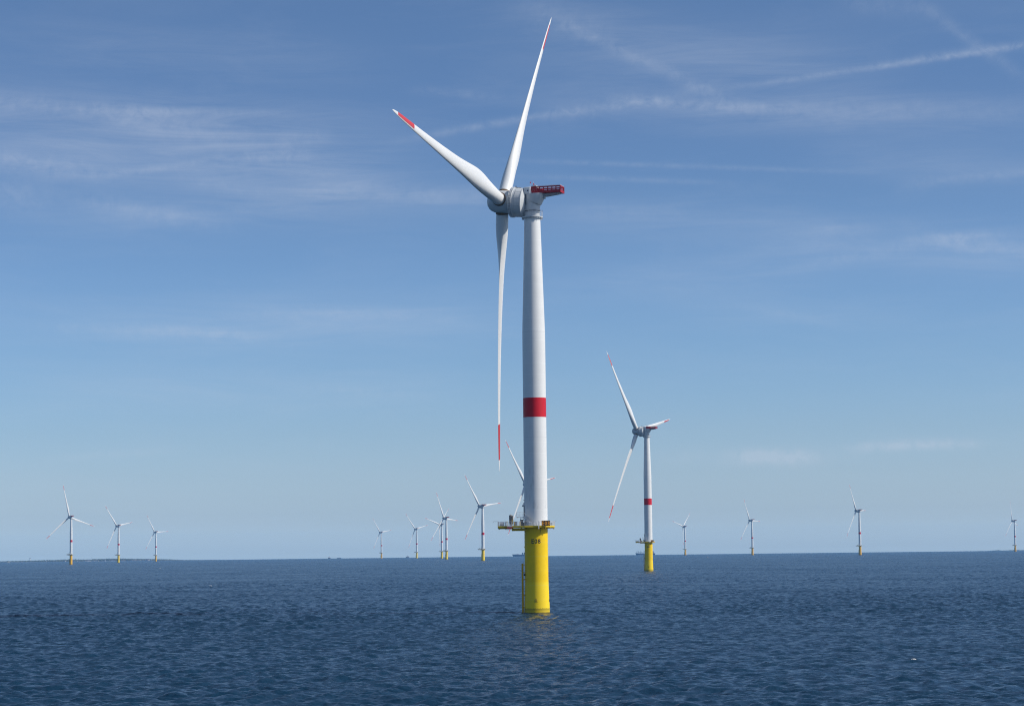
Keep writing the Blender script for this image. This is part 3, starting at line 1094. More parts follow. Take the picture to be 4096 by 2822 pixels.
# tanker behind E08
s = ship(2095, D, 140, R(1), 'dark tanker with a pale superstructure, its stern hidden behind the yellow E08 foundation')
L = 92 * mpp
mb = MB(); hull(mb, L, 22, 10.5, sheer=1.5); mb.build('hull', MT['hullblue'], s)
mb = MB(); mb.box((-32 * mpp, 0, 11.6), (25 * mpp, 12, 1.6)); mb.box((-5 * mpp, 0, 11), (28 * mpp, 10, 1.2)); mb.build('deck_piping', MT['hullred'], s, smooth=False)
mb = MB(); mb.tube([(-24 * mpp, 0, 10), (-24 * mpp, 0, 18)], 1.0, 6); mb.tube([(-24 * mpp, 0, 14), (-30 * mpp, 0, 14.6)], .7, 6); mb.box((-21.5 * mpp, 0, 13), (4.5, 5, 4)); mb.build('deck_crane', MT['shipwhite'], s, smooth=False)
mb = MB(); mb.box((-4.5 * mpp, 0, 15.5), (6.5, 16, 12)); mb.box((2.5 * mpp, 0, 16), (8, 16, 11)); mb.box((-5.2 * mpp, 0, 22), (5, 20, 2.5)); mb.build('superstructure', MT['hullgrey'], s, smooth=False)
mb = MB(); mb.box((2.2 * mpp, 0, 23.5), (4.5, 8, 4)); mb.tube([(1 * mpp, 0, 24), (1 * mpp, 0, 33)], .7, 6); mb.box((5 * mpp, 0, 17), (2.5, 8, 12)); mb.build('funnel', MT['shipwhite'], s, smooth=False)
# left pair
s = ship(1317, D, 20, R(20), 'stubby pale vessel seen end on, taller one of the two small vessels close together')
mb = MB(); hull(mb, 10 * mpp, 9, 5.2, bow=.3); mb.build('hull', MT['hullgrey'], s)
mb = MB(); mb.box((-2.6 * mpp, 0, 6.5), (4.0, 7, 4.2)); mb.box((1.2 * mpp, 0, 7), (6.5, 6, 5)); mb.box((.6 * mpp, 0, 10.5), (4.4, 5, 2.6)); mb.build('superstructure', MT['shipwhite'], s, smooth=False)
mb = MB(); mb.tube([(.3 * mpp, 0, 11), (-.3 * mpp, 0, 15.5)], .5, 6); mb.build('mast', MT['hullgrey'], s)
s = ship(1356, D + 1000, 30, R(-8), 'low slate vessel with a pale wheelhouse, flatter one of the two small vessels close together')
mb = MB(); hull(mb, 20 * mpp, 7, 2.6, bow=.3, sheer=1.5); mb.build('hull', MT['hullgrey'], s)
mb = MB(); mb.box((1.5 * mpp, 0, 4.4), (3.5, 5, 4.6)); mb.box((-3.5 * mpp, 0, 3.4), (6, 5, 2.2)); mb.build('superstructure', MT['shipwhite'], s, smooth=False)
mb = MB(); mb.tube([(5.5 * mpp, 0, 2), (5.5 * mpp, 0, 6)], .5, 6); mb.build('mast', MT['hullgrey'], s)
s = ship(1630, D, 24, R(10), 'small grey vessel with a stepped cabin and mast beside a small turbine')
mb = MB(); hull(mb, 13 * mpp, 8, 4.2, bow=.35, sheer=1.2); mb.build('hull', MT['hullgrey'], s)
mb = MB(); mb.box((-1 * mpp, 0, 6), (8, 6, 5)); mb.box((2.6 * mpp, 0, 7), (7, 6, 6)); mb.box((1 * mpp, 0, 10), (3.5, 5, 2.5)); mb.build('superstructure', MT['shipwhite'], s, smooth=False)
mb = MB(); mb.tube([(1.6 * mpp, 0, 10), (1.6 * mpp, 0, 15)], .6, 6); mb.build('mast', MT['hullgrey'], s)
# buoy
bu = empty('buoy', at(2831, 4700), 'small yellow and black buoy afloat between two amber based turbines', 'buoy')
mb = MB(); mb.lathe([(.5, -.6), (.62, .3), (.55, .75), (.16, 1.0)], 20); mb.cur = 1; mb.lathe([(.15, 1.0), (.12, 2.3)], 12); mb.build('float', [MT['amber'], MT['amber']], bu)
mb = MB()
for a in range(4):
    w = a * PI / 2 + .4
    mb.tube([(.42 * math.cos(w), .42 * math.sin(w), .8), (.14 * math.cos(w), .14 * math.sin(w), 2.4)], .05, 6)
mb.box((0, 0, 1.7), (.5, .5, .12)); mb.build('cage', MT['black'], bu)
mb = MB(); mb.lathe([(.18, 2.3), (.18, 2.7), (.05, 3.1)], 12); mb.build('lamp', MT['white'], bu)
# sailing boats
def sailboat(px, dist, hgt, label, furled):
    b = empty('sailing_boat', at(px, dist), label, 'sailing boat', 'sailing boats off the wooded shore')
    mb = MB(); hull(mb, 11, 3.4, 1.4, bow=.4, flare=.1); mb.build('hull', MT['shipwhite'], b)
    mb = MB(); mb.tube([(0, 0, 1), (0, 0, hgt)], .18 if furled else .12, 8, .12); mb.tube([(0, 0, 2.2), (4.6, 0, 2.1)], .12, 6); mb.build('mast', MT['grey'], b)
    mb = MB()
    if furled:
        mb.add([(-5.0, 0, 1.4), (-.35, 0, 1.5), (-.35, 0, hgt * .55), (-5.0, .06, 1.4), (-.35, .06, 1.5), (-.35, .06, hgt * .55)], [(0, 1, 2), (5, 4, 3), (0, 3, 4, 1), (1, 4, 5, 2), (2, 5, 3, 0)])
        mb.tube([(.2, 0, 2.45), (4.4, 0, 2.3)], .28, 8)
    else:
        mb.add([(.25, 0, 2.2), (4.5, 0, 2.2), (.25, 0, hgt * .97), (.25, .05, 2.2), (4.5, .05, 2.2), (.25, .05, hgt * .97)], [(0, 1, 2), (5, 4, 3), (0, 3, 4, 1), (1, 4, 5, 2), (2, 5, 3, 0)])
        mb.add([(-5, 0, 1.5), (-.3, 0, 1.5), (-.3, 0, hgt * .85), (-5, .05, 1.5), (-.3, .05, 1.5), (-.3, .05, hgt * .85)], [(0, 1, 2), (5, 4, 3), (0, 3, 4, 1), (1, 4, 5, 2), (2, 5, 3, 0)])
    mb.build('sail', MT['sail'], b, smooth=False)
    mb = MB(); mb.box((1.5, 0, 1.6), (3.5, 2, .7)); mb.build('cabin', MT['shipwhite'], b, smooth=False)
    return b
sailboat(35, 9300, 14.0, 'white sailing boat with a tall grey mast, near the water tower', True)
sailboat(421, 13500, 10.5, 'tiny white sailing boat under full sail close to the shore houses', False)
# white launch before the shore
lb = empty('motor_boat', at(735, 15000), 'tiny white motor boat on the horizon where the wooded shore thins out', 'motor boat')
mb = MB(); hull(mb, 9, 3, 1.6, bow=.35); mb.build('hull', MT['shipwhite'], lb)
mb = MB(); mb.box((.5, 0, 2.8), (4, 2.4, 2.4)); mb.build('cabin', MT['shipwhite'], lb, smooth=False)

# ------------------------------------------------------------------ coast
def profile(px, tab):
    return float(np.interp(px, [a for a, _ in tab], [b for _, b in tab]))


LEFT = [(-400, 2.5), (-100, 3.5), (0, 4.2), (60, 5), (130, 6), (200, 6.6), (285, 8.0), (345, 6.6), (385, 8), (430, 8.8), (470, 9.3), (520, 7.8), (600, 6.2), (680, 4.0), (730, 1.6), (800, .9), (875, .1)]
RIGHT = [(3890, .05), (3950, .9), (3975, 2.2), (3995, 3.4), (4010, 1.6), (4040, 2.6), (4060, 3.2), (4096, 2.2), (4200, 3.0), (4400, 2.0)]


def coast(name, tab, D, px0, px1, name2):
    k = D / FPX
    mb = MB()
    n = int((px1 - px0) / 5)
    rows = []
    for i in range(n + 1):
        px = px0 + (px1 - px0) * i / n
        c = at(px, D)
        dv = Vector((c.x, c.y, 0)).normalized()
        h = max(.2, profile(px, tab) * k * .45)
        rows.append([c + Vector((0, 0, -1.5)), c + Vector((0, 0, 1.2)) + dv * 12, c + dv * 150 + Vector((0, 0, h * .6)), c + dv * 420 + Vector((0, 0, h)), c + dv * 900 + Vector((0, 0, h * .4 - 4))])
    m = 5
    mb.add([p for r_ in rows for p in r_], [(i * m + j, (i + 1) * m + j, (i + 1) * m + j + 1, i * m + j + 1) for i in range(n) for j in range(m - 1)])
    tag(mb.build(name, MT['land']), kind='structure')
    # woodland: many small leafy clumps with a broken skyline
    mb = MB()
    ico = [(0, 0, 1), (.89, 0, .45), (.28, .85, .45), (-.72, .53, .45), (-.72, -.53, .45), (.28, -.85, .45), (.72, .53, -.45), (-.28, .85, -.45), (-.89, 0, -.45), (-.28, -.85, -.45), (.72, -.53, -.45), (0, 0, -1)]
    icf = [(0, 1, 2), (0, 2, 3), (0, 3, 4), (0, 4, 5), (0, 5, 1), (1, 6, 2), (2, 7, 3), (3, 8, 4), (4, 9, 5), (5, 10, 1), (6, 7, 2), (7, 8, 3), (8, 9, 4), (9, 10, 5), (10, 6, 1), (11, 7, 6), (11, 8, 7), (11, 9, 8), (11, 10, 9), (11, 6, 10)]
    for i in range(int((px1 - px0) * 4)):
        px = random.uniform(px0, px1)
        h = profile(px, tab) * k * 1.12
        if h < .8:
            continue
        deep = random.random()
        dd = D + 30 + deep * 380
        c = at(px, dd)
        top = h * (.72 + .28 * deep) * random.uniform(.72, 1.1) * (1.14 if random.random() < .12 else 1)
        rad = min(random.uniform(2.2, 5.2), max(1.0, top * .6))
        zc = max(1.0, top - rad * .7)
        for _ in range(2):
            z2 = zc if _ == 0 else zc * .5
            sx, sy = random.uniform(.9, 1.6), random.uniform(.9, 1.5)
            mb.add([(c.x + rad * sx * x * random.uniform(.75, 1.2), c.y + rad * sy * y * random.uniform(.8, 1.2), c.z + z2 + rad * .8 * z * random.uniform(.8, 1.15)) for x, y, z in ico], icf)
    tag(mb.build(name2, MT['leaf'], smooth=False), 'dark wooded band %s' % ('behind the pale shore houses' if px0 < 1000 else 'faint on the horizon, without houses'), 'forest', kind='stuff')


DC = 16200.0
coast('shore', LEFT, DC, -380, 880, 'forest')
coast('shore', RIGHT, DC + 2500, 3890, 4400, 'forest')

# houses along the shore
HP = [(8, 0), (86, 0), (183, 1), (200, 0), (262, 1), (310, 1), (309.5 + 32, 0)]
HX = [(86, 1.0), (183, .9), (259, 1.4), (310, 1.0), (340, 1.7), (347, 1.3), (355, 1.9), (360, 1.2), (374, 1.3), (383, 1.0), (390, 1.2), (447, 1.5), (453, 1.3), (459, 1.0), (491, 1.2), (497, 1.0), (528, 1.6), (536, 1.0), (541, 1.5), (549, 1.0), (556, 1.2), (561, .9), (573, 1.3), (588, 2.3), (593, 1.5), (605, 1.0)]
names_ = [(285, 'the leftmost turbine'), (475, 'the middle shore turbine'), (624, 'the smallest shore turbine')]
ordw = ['first', 'second', 'third', 'fourth', 'fifth', 'sixth', 'seventh', 'eighth', 'ninth', 'tenth', 'eleventh', 'twelfth', 'thirteenth', 'fourteenth', 'fifteenth', 'sixteenth']
hw, hr = MB(), MB()
hw.box((0, 0, 2.0), (9, 7, 5.0))
hr.prism([(-4.2, 4.5), (4.2, 4.5), (0, 7.4)], -5.0, 5.0, 'YZ')
hwin = MB()
for x in (-2.6, 0, 2.6):
    hwin.box((x, -3.52, 2.8), (1.1, .12, 1.3))
cnt = {}
house0 = None
for px, s in HX:
    if px < 285:
        key, ref = 'a', 'between water tower and tallest shore turbine'
    elif px < 475:
        key, ref = 'b', 'between tallest and middle shore turbine'
    elif px < 624:
        key, ref = 'c', 'between middle and smallest shore turbine'
    else:
        key, ref = 'd', 'right of the smallest shore turbine'
    k = cnt.get(key, 0)
    cnt[key] = k + 1
    if s > 2:
        lab = 'large white house, biggest on the wooded shore'
    else:
        lab = '%s pale house from the water tower side, %s' % (ordw[k], ref)
    if house0 is None:
        h = house0 = empty('house', (0, 0, 0), lab, 'house', 'pale houses along the wooded shore')
        w_ = hw.build('wall', MT['plaster'], h, smooth=False)
        r_ = hr.build('roof', MT['tile'], h, smooth=False)
        v_ = hwin.build('window', MT['dark'], h, smooth=False)
    else:
        h = copy_tree(house0)
        h['label'] = lab
    p = at(px, DC - 4)
    h.location = (p.x, p.y, p.z + 1.0)
    h.rotation_euler = (0, 0, random.uniform(-.3, .3))
    h.scale = (s * 1.1, s, s * .72)

# water tower and a thin mast on the coast
p = at(120.5, DC + 200)
wt = empty('water_tower', p, 'slender white water tower with a flared head above the wooded shore', 'water tower')
mb = MB(); mb.lathe([(3.2, 0), (3.0, 20), (3.2, 25)], 24); mb.build('shaft', MT['concrete'], wt)
mb = MB(); mb.lathe([(3.0, 25), (4.8, 28.5), (4.8, 29.5)], 24); mb.build('tank', MT['nac2'], wt)
p = at(367, DC + 200)
am = empty('radio_mast', p, 'thin grey lattice mast rising above the wooded shore between two turbines', 'mast')
mb = MB(); mb.tube([(0, 0, 0), (0, 0, 31)], .55, 6, .25); mb.build('pole', MT['nac2'], am)
mb = MB(); mb.box((0, 0, 26), (1.4, 1.4, 2)); mb.build('antenna', MT['nac2'], am, smooth=False)

# ------------------------------------------------------------------ the sea: one curved sheet with real waves
def build_sea():
    azf = np.linspace(-23.0, 23.0, 1660)
    az = np.concatenate([np.linspace(-180, -23.5, 40), azf, np.linspace(23.5, 180, 40)[:-1]])
    az = np.radians(az)
    rs = [0.5, 30, 80, 120, 150, 175]
    r = 190.0
    while r < 17900:
        rs.append(r)
        r += 0.44 * (r / 250.0) ** 1.32
    rs.append(18000.0)
    rs = np.array(rs)
    A, Rg = np.meshgrid(az, rs)
    x = (Rg * np.sin(A)).astype(np.float64)
    y = (Rg * np.cos(A)).astype(np.float64)
    h = np.zeros_like(x)
    g = np.random.default_rng(5)
    # amplitudes: gentle swell, wind sea and chop, running from the left towards the camera
    lam = np.concatenate([g.uniform(24, 55, 8), g.uniform(9, 24, 18), g.uniform(4, 9, 34), g.uniform(1.6, 4, 44)])
    wdir = R(-82)
    for L_ in lam:
        sp = .35 if L_ > 24 else (.42 if L_ > 4 else .75)
        th = wdir + g.normal(0, sp)
        k = 2 * PI / L_
        sl = .004 if L_ > 24 else (.0095 if L_ > 9 else (.0175 if L_ > 4 else .050))   # slope of each component
        a = sl / k
        ph = k * (x * math.cos(th) + y * math.sin(th)) + g.uniform(0, 2 * PI)
        h += a * (np.sin(ph) + .2 * np.cos(2 * ph))
    # groups: patches of rougher and smoother water
    patch = 1 + .28 * np.sin(x / 61 + 1.3 * np.sin(y / 170)) * np.sin(y / 97 + 1.1 * np.sin(x / 83))
    h *= patch
    fine = np.clip((np.radians(23.0) - np.abs(A)) * 40, 0, 1) * (Rg > 180)
    h *= np.where(fine > 0, fine, 0)
    z = h - (x * x + y * y) / (2 * RE)
    nr, na = x.shape
    V = np.stack([x, y, z], -1).reshape(-1, 3).astype(np.float32)
    i = np.arange(nr - 1)[:, None] * na
    j = np.arange(na)[None, :]
    j2 = (j + 1) % na
    F = np.stack([i + j, i + na + j, i + na + j2, i + j2], -1).reshape(-1, 4).astype(np.int32)
    me = bpy.data.meshes.new('sea')
    me.vertices.add(len(V))
    me.vertices.foreach_set('co', V.ravel())
    me.loops.add(F.size)
    me.loops.foreach_set('vertex_index', F.ravel())
    me.polygons.add(len(F))
    me.polygons.foreach_set('loop_start', np.arange(0, F.size, 4, dtype=np.int32))
    me.polygons.foreach_set('use_smooth', np.ones(len(F), dtype=bool))
    me.update(calc_edges=True)
    # close the small hole below the camera
    o = bpy.data.objects.new('sea', me)
    COL.objects.link(o)
    o['kind'] = 'structure'
    print('sea verts', len(V))
    return o


def sea_mat():
    m = bpy.data.materials.new('sea_water')
    m.use_nodes = True
    nt = m.node_tree
    b = nt.nodes['Principled BSDF']
    b.inputs['Base Color'].default_value = (0.005, 0.030, 0.064, 1)
    b.inputs['Roughness'].default_value = 0.32
    b.inputs['IOR'].default_value = 1.333
    geo = node(nt, 'ShaderNodeNewGeometry')
    # capillary ripples: small facets tilted at random, finer than the modelled waves
    tilt = None
    for sc_, amp in ((.42, .78), (1.9, 1.0)):
        n1 = node(nt, 'ShaderNodeTexNoise')
        n1.inputs['Scale'].default_value = sc_
        n1.inputs['Detail'].default_value = 2
        n1.inputs['Roughness'].default_value = .6
        nt.links.new(geo.outputs['Position'], n1.inputs['Vector'])
        v1 = node(nt, 'ShaderNodeVectorMath', operation='SUBTRACT')
        nt.links.new(n1.outputs['Color'], v1.inputs[0])
        v1.inputs[1].default_value = (.5, .5, .5)
        v2 = node(nt, 'ShaderNodeVectorMath', operation='MULTIPLY')
        nt.links.new(v1.outputs[0], v2.inputs[0])
        v2.inputs[1].default_value = (amp, amp, 0)
        v2.name = 'amp'
        if tilt is None:
            tilt = v2.outputs[0]
        else:
            v3 = node(nt, 'ShaderNodeVectorMath', operation='ADD')
            nt.links.new(tilt, v3.inputs[0])
            nt.links.new(v2.outputs[0], v3.inputs[1])
            tilt = v3.outputs[0]
    mp = node(nt, 'ShaderNodeMapping')
    mp.inputs['Rotation'].default_value = (0, 0, R(20))
    mp.inputs['Scale'].default_value = (.010, .016, .01)
    nt.links.new(geo.outputs['Position'], mp.inputs[0])
    n2 = node(nt, 'ShaderNodeTexNoise')
    n2.inputs['Scale'].default_value = 1.0
    n2.inputs['Detail'].default_value = 6
    n2.inputs['Roughness'].default_value = .6
    nt.links.new(mp.outputs[0], n2.inputs['Vector'])
    gust = mth(nt, 'ADD', .15, mth(nt, 'MULTIPLY', n2.outputs['Fac'], 1.7))
    nt.links.new(mth(nt, 'ADD', .145, mth(nt, 'MULTIPLY', n2.outputs['Fac'], .22)), b.inputs['Roughness'])
    vs_ = node(nt, 'ShaderNodeVectorMath', operation='SCALE')
    nt.links.new(tilt, vs_.inputs[0])
    nt.links.new(gust, vs_.inputs['Scale'])
    tilt = vs_.outputs[0]
    v4 = node(nt, 'ShaderNodeVectorMath', operation='ADD')
    nt.links.new(tilt, v4.inputs[0])
    nt.links.new(geo.outputs['Normal'], v4.inputs[1])
    v5 = node(nt, 'ShaderNodeVectorMath', operation='NORMALIZE')
    nt.links.new(v4.outputs[0], v5.inputs[0])
    nt.links.new(v5.outputs[0], b.inputs['Normal'])
    return m


sea = build_sea()
sea.data.materials.append(sea_mat())

# a few small breaking crests
def whitecap(px, py, size, label):
    d = px_dir(px, py)
    t = CAMH / -d.z
    x, y = d.x * t, d.y * t
    mb = MB()
    rg = random.Random(int(px))
    for k in range(9):
        u = (k - 4) / 4
        r_ = size * (.22 - .12 * u * u) * rg.uniform(.7, 1.2)
        mb.lathe([(r_ * .2, .24 * r_ + .1), (r_, .5 * r_), (r_ * .9, -.6 * r_), (r_ * .3, -.9 * r_)], 9, c=(u * size * .5 + rg.uniform(-.05, .05) * size, rg.uniform(-.1, .1) * size, rg.uniform(0, .06)))
    o = mb.build('whitecap', MT['sail'])
    o.location = (x, y, sea_z(x, y) + .28)
    tag(o, label, 'whitecap', 'small breaking wave crests')


whitecap(3655, 2645, .62, 'bright white fleck of foam alone on the open water in front of the smaller turbines')
whitecap(640, 2271, 2.4, 'pale fleck of foam close below the smallest turbine before the wooded shore')
whitecap(842, 2343, 1.3, 'faint double fleck of foam on the open water beyond the shore turbines')

# ------------------------------------------------------------------ haze: one closed box of thin air
HZ = 18400.0
HAZE = 3.0e-5
mb = MB()
mb.add([(sx * HZ, -HZ if sy < 0 else 20500.0, zz) for sx in (-1, 1) for sy in (-1, 1) for zz in (-46.0, 205.0)],
       [(0, 1, 3, 2), (4, 6, 7, 5), (0, 4, 5, 1), (2, 3, 7, 6), (0, 2, 6, 4), (1, 5, 7, 3)])
hm = bpy.data.materials.new('thin_haze')
hm.use_nodes = True
nt = hm.node_tree
nt.nodes.remove(nt.nodes['Principled BSDF'])
pv = node(nt, 'ShaderNodeVolumePrincipled')
pv.inputs['Color'].default_value = (.27, .58, 1.0, 1)
pv.inputs['Density'].default_value = HAZE
pv.inputs['Anisotropy'].default_value = 0.0
nt.links.new(pv.outputs[0], nt.nodes['Material Output'].inputs['Volume'])
hz = mb.build('haze', hm, smooth=False)
tag(hz, 'thin blue haze over the sea', 'haze', kind='stuff')

# ------------------------------------------------------------------ sky and sun
SUN_EL, SUN_AZ = R(39), R(101)          # azimuth clockwise from +Y (away from the camera)
sd = Vector((math.sin(SUN_AZ) * math.cos(SUN_EL), math.cos(SUN_AZ) * math.cos(SUN_EL), math.sin(SUN_EL)))
lt = bpy.data.lights.new('sun', 'SUN')
lt.energy = 3.9
lt.angle = R(.53)
lt.color = (1.0, .955, .88)
lo = bpy.data.objects.new('sun', lt)
COL.objects.link(lo)
lo.rotation_euler = sd.to_track_quat('Z', 'Y').to_euler()

w = bpy.data.worlds.new('World')
SC.world = w
w.use_nodes = True
nt = w.node_tree
bg = nt.nodes['Background']
bg.inputs['Strength'].default_value = 0.1
sky = node(nt, 'ShaderNodeTexSky')
sky.sky_type = 'NISHITA'
sky.sun_disc = False
sky.sun_elevation = SUN_EL
sky.sun_rotation = SUN_AZ
tc = node(nt, 'ShaderNodeTexCoord')
sp = node(nt, 'ShaderNodeSeparateXYZ')
nt.links.new(tc.outputs['Generated'], sp.inputs[0])
EL = mth(nt, 'ARCSINE', sp.outputs['Z'])
AZ = mth(nt, 'ARCTAN2', sp.outputs['X'], sp.outputs['Y'])


def lin(c):
    c = c / 255.0
    return c / 12.92 if c < .04045 else ((c + .055) / 1.055) ** 2.4


# air of that day: clearer and bluer than the model's standard atmosphere, by elevation
NISH = {0: (.324, .309, .237), 1: (.406, .414, .324), 2: (.425, .463, .386), 3: (.412, .48, .437), 5: (.361, .464, .493), 7: (.306, .421, .503), 9: (.267, .382, .493),
        11: (.233, .342, .471), 14: (.198, .298, .437), 20: (.154, .238, .377), 30: (.117, .184, .31), 50: (.093, .146, .255), 80: (.093, .14, .245)}
TARG = {0: (164, 184, 206), 1: (161, 185, 207), 2: (156, 184, 208), 3: (146, 179, 208), 5: (128, 167, 207), 7: (115, 154, 200), 9: (104, 141, 188), 11: (96, 131, 179), 14: (90, 124, 171),
        20: (91, 118, 158), 30: (88, 112, 147), 50: (86, 108, 139), 80: (85, 106, 136)}
AIR = (.095, .17, .39)                  # light the haze itself adds in front of the sky


def behind_haze(k):
    T = math.exp(-HAZE * min(20500.0, 190.0 / max(1e-4, math.sin(R(k)))))
    return [max(.02, (lin(t) - a * (1 - T)) / T) for t, a in zip(TARG[k], AIR)]

cr = node(nt, 'ShaderNodeValToRGB')
el_ = cr.color_ramp.elements
ks = [0, .3, .53, .75, 1, 1.4, 2, 3, 4, 5, 7, 9, 11, 14, 20, 30, 50, 80]
kk = sorted(NISH)
NISH = {k: [float(np.interp(k, kk, [NISH[q][i] for q in kk])) for i in range(3)] for k in ks}
TARG = {k: [float(np.interp(k, kk, [TARG[q][i] for q in kk])) for i in range(3)] for k in ks}
GAIN = 4.0
for i, k in enumerate(ks):
    pos = math.sqrt(k / 90.0)
    e = el_[0] if i == 0 else (el_[1] if i == 1 else el_.new(pos))
    e.position = pos
for e, k in zip(sorted(el_, key=lambda q: q.position), ks):
    e.color = (*[t / n_ / GAIN for t, n_ in zip(behind_haze(k), NISH[k])], 1)
pos = mth(nt, 'SQRT', mth(nt, 'DIVIDE', mth(nt, 'MAXIMUM', EL, 0.0), PI / 2))
nt.links.new(pos, cr.inputs['Fac'])
c = mixc(nt, 1.0, sky.outputs[0], cr.outputs['Color'], 'MULTIPLY')
vm = node(nt, 'ShaderNodeVectorMath', operation='SCALE')
nt.links.new(c, vm.inputs[0])
vm.inputs['Scale'].default_value = GAIN
base = vm.outputs[0]

# cirrus and vapour trails, in sky directions (azimuth, elevation)
ng = bpy.data.node_groups.new('vapour_streak', 'ShaderNodeTree')
for nm in ('az', 'el', 'az0', 'el0', 'c', 's', 'k', 'w', 'L', 'a', 'n'):
    ng.interface.new_socket(nm, in_out='INPUT', socket_type='NodeSocketFloat')
ng.interface.new_socket('v', in_out='OUTPUT', socket_type='NodeSocketFloat')
gi, go = ng.nodes.new('NodeGroupInput'), ng.nodes.new('NodeGroupOutput')
I = gi.outputs
du = mth(ng, 'SUBTRACT', I['az'], I['az0'])
dv = mth(ng, 'SUBTRACT', I['el'], I['el0'])
u = mth(ng, 'ADD', mth(ng, 'MULTIPLY', du, I['c']), mth(ng, 'MULTIPLY', dv, I['s']))
v = mth(ng, 'SUBTRACT', mth(ng, 'MULTIPLY', dv, I['c']), mth(ng, 'MULTIPLY', du, I['s']))
uL = mth(ng, 'DIVIDE', u, I['L'])
v = mth(ng, 'SUBTRACT', v, mth(ng, 'MULTIPLY', mth(ng, 'MULTIPLY', uL, uL), I['k']))
q = mth(ng, 'DIVIDE', v, I['w'])
ev = mth(ng, 'EXPONENT', mth(ng, 'MULTIPLY', mth(ng, 'MULTIPLY', q, q), -1.0))
u2 = mth(ng, 'MULTIPLY', uL, uL)
eu = mth(ng, 'EXPONENT', mth(ng, 'MULTIPLY', mth(ng, 'MULTIPLY', u2, u2), -1.0))
ng.links.new(mth(ng, 'MULTIPLY', mth(ng, 'MULTIPLY', ev, eu), mth(ng, 'MULTIPLY', I['a'], I['n'])), go.inputs['v'])


def sky_noise(sx, sy, rot, scale, detail, rough, dist=0.0):
    cb = node(nt, 'ShaderNodeCombineXYZ')
    nt.links.new(AZ, cb.inputs[0])
    nt.links.new(EL, cb.inputs[1])
    mp = node(nt, 'ShaderNodeMapping')
    mp.inputs['Rotation'].default_value = (0, 0, rot)
    mp.inputs['Scale'].default_value = (sx, sy, 1)
    nt.links.new(cb.outputs[0], mp.inputs[0])
    n = node(nt, 'ShaderNodeTexNoise')
    n.inputs['Scale'].default_value = scale
    n.inputs['Detail'].default_value = detail
    n.inputs['Roughness'].default_value = rough
    n.inputs['Distortion'].default_value = dist
    nt.links.new(mp.outputs[0], n.inputs['Vector'])
    return n.outputs['Fac']


nA = sky_noise(6, 34, R(5), 1.0, 7, .62, .4)           # long soft streaks
nB = sky_noise(14, 60, R(-9), 1.0, 7, .66, .6)
nC = sky_noise(26, 26, 0, 6.0, 6, .65, .5)              # fine structure inside the streaks
nM = sky_noise(3.2, 9, R(8), 1.0, 3, .5)
veil = mth(nt, 'MULTIPLY', mth(nt, 'MULTIPLY', mth(nt, 'SUBTRACT', nA, .47), 2.6, True), mth(nt, 'MULTIPLY', mth(nt, 'SUBTRACT', nM, .36), 3.2, True))
veil = mth(nt, 'ADD', mth(nt, 'MULTIPLY', veil, .34), mth(nt, 'MULTIPLY', mth(nt, 'MULTIPLY', mth(nt, 'SUBTRACT', nB, .50), 2.2, True), .16))
tot = veil
grain = mth(nt, 'MULTIPLY', mth(nt, 'SUBTRACT', nC, .22, True), 3.4)
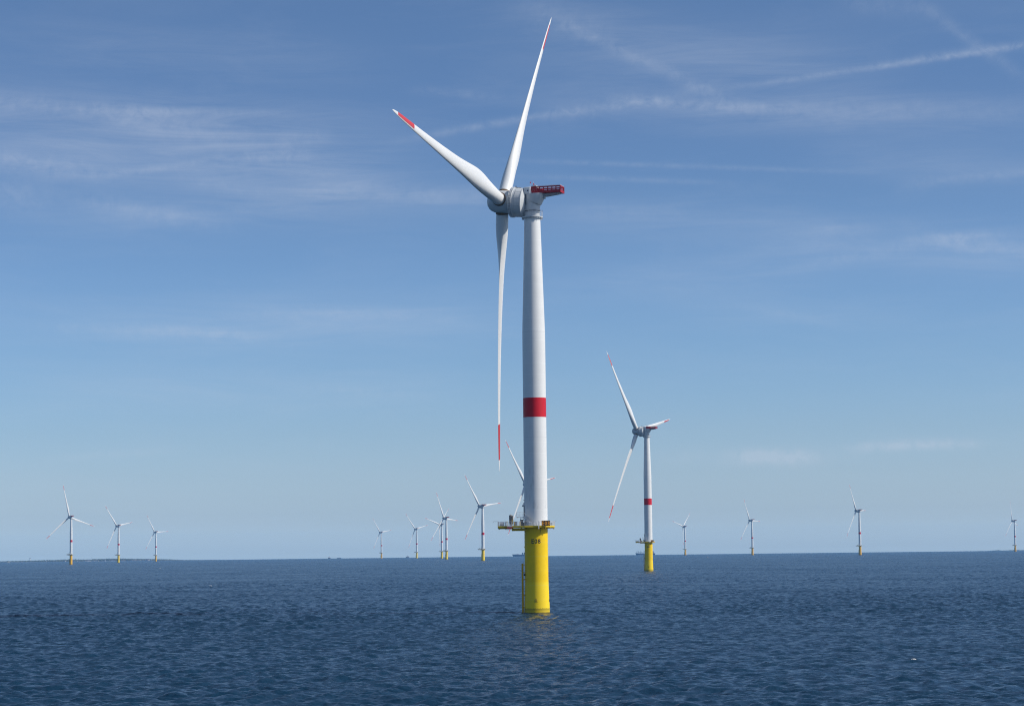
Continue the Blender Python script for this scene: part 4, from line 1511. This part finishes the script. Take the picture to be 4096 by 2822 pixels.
# x0, y0, x1, y1 in the photograph, width px, bow px, strength
VEIL = [(-400, 430, 1500, 540, 120, 10, .52), (-200, 620, 1500, 690, 100, 0, .46), (100, 880, 1500, 800, 90, 0, .40), (2050, 90, 3500, 330, 130, 0, .34), (2500, 430, 4300, 470, 80, 0, .34),
        (3000, 950, 4400, 1010, 90, 0, .40), (300, 1300, 2000, 1290, 100, 0, .44), (1200, 760, 2100, 800, 80, 0, .34), (2100, 860, 3200, 860, 70, 0, .26), (2700, 1230, 3700, 1290, 70, 0, .22),
        (200, 1560, 1800, 1540, 80, 0, .32), (100, 150, 1500, 260, 90, 0, .22), (3300, 620, 4300, 700, 70, 0, .24), (2200, 1150, 3300, 1060, 80, 0, .28)]
STREAK = [
    (3000, 336, 4300, 150, 11, 4, .40), (3560, 245, 4300, 150, 16, 2, .20),
    (1640, 545, 2560, 400, 14, 10, .34), (2150, 470, 2620, 395, 34, 0, .20), (2480, 405, 3150, 440, 20, -6, .34), (2900, 440, 4200, 430, 40, 8, .16), (2560, 420, 2900, 320, 18, 0, .16),
    (2230, 80, 2860, 380, 26, 0, .24), (2760, 340, 3000, 430, 26, 0, .16), (3700, 30, 4080, 300, 22, 0, .22), (2050, 20, 2450, 130, 60, 0, .14), (3350, 0, 3750, 40, 40, 0, .14),
    (2060, 638, 3420, 682, 9, 5, .20), (2060, 702, 2900, 728, 10, 3, .20), (3700, 730, 4200, 680, 16, -8, .22), (3580, 760, 3760, 720, 30, 0, .10),
    (-200, 390, 760, 470, 34, 8, .26), (300, 430, 1200, 455, 16, 4, .18), (-300, 590, 420, 700, 38, 0, .34), (380, 710, 850, 640, 14, -6, .24), (850, 650, 1250, 610, 20, 0, .16),
    (250, 790, 900, 900, 36, 0, .24), (500, 480, 1250, 640, 60, 0, .18), (-100, 760, 200, 800, 60, 0, .22), (700, 700, 1100, 780, 30, 0, .16), (1250, 760, 2000, 790, 30, 4, .20),
    (1650, 355, 1980, 385, 18, 8, .16), (1100, 560, 1320, 540, 30, 0, .16),
    (950, 1240, 1800, 1260, 22, 4, .22), (150, 1300, 1150, 1360, 22, 4, .24), (500, 1300, 1000, 1340, 18, 0, .16), (1200, 1555, 1750, 1580, 22, 4, .14), (200, 1830, 700, 1800, 16, 3, .16),
    (2920, 1826, 3260, 1828, 26, 4, .75), (3420, 1784, 3900, 1772, 18, 3, .65), (2600, 1825, 3500, 1815, 30, 3, .14),
    (3200, 1060, 4000, 925, 22, 6, .20), (3250, 915, 3500, 915, 22, 0, .18), (3780, 970, 4250, 1010, 30, 4, .26), (3620, 955, 4000, 935, 12, 3, .20), (3600, 900, 3900, 1000, 30, 0, .10),
    (2250, 840, 2800, 850, 30, 4, .14), (3000, 1230, 3400, 1310, 20, 0, .12), (3300, 510, 3420, 505, 20, 0, .12),
]
fibre = mth(nt, 'MULTIPLY', mth(nt, 'SUBTRACT', sky_noise(9, 95, R(4), 1.0, 10, .70, .9), .27, True), 2.5)
for q_, (x0, y0, x1, y1, wd, bow, st) in enumerate(VEIL + STREAK):
    a0, e0 = az_el(x0, y0)
    a1, e1 = az_el(x1, y1)
    ang = math.atan2(e1 - e0, a1 - a0)
    g = node(nt, 'ShaderNodeGroup')
    g.node_tree = ng
    nt.links.new(AZ, g.inputs['az'])
    nt.links.new(EL, g.inputs['el'])
    nt.links.new(fibre if q_ < len(VEIL) else grain, g.inputs['n'])
    for nm, val in (('az0', (a0 + a1) / 2), ('el0', (e0 + e1) / 2), ('c', math.cos(ang)), ('s', math.sin(ang)), ('k', -bow / FPX), ('w', wd * (1.0 if q_ < len(VEIL) else 1.12) / FPX),
                    ('L', math.hypot(a1 - a0, e1 - e0) / 2), ('a', st * (1.0 if q_ < len(VEIL) or y0 > 1700 else .8))):
        g.inputs[nm].default_value = val
    tot = mth(nt, 'ADD', tot, g.outputs[0])
tot = mth(nt, 'MINIMUM', tot, .75)
CLOUD = (6.0, 6.55, 7.6)              # sunlit ice cloud radiance in the sky model's units
c = mixc(nt, mth(nt, 'MULTIPLY', tot, .42), base, CLOUD)
nt.links.new(c, bg.inputs['Color'])
w.cycles.sampling_method = 'MANUAL'
w.cycles.sample_map_resolution = 512
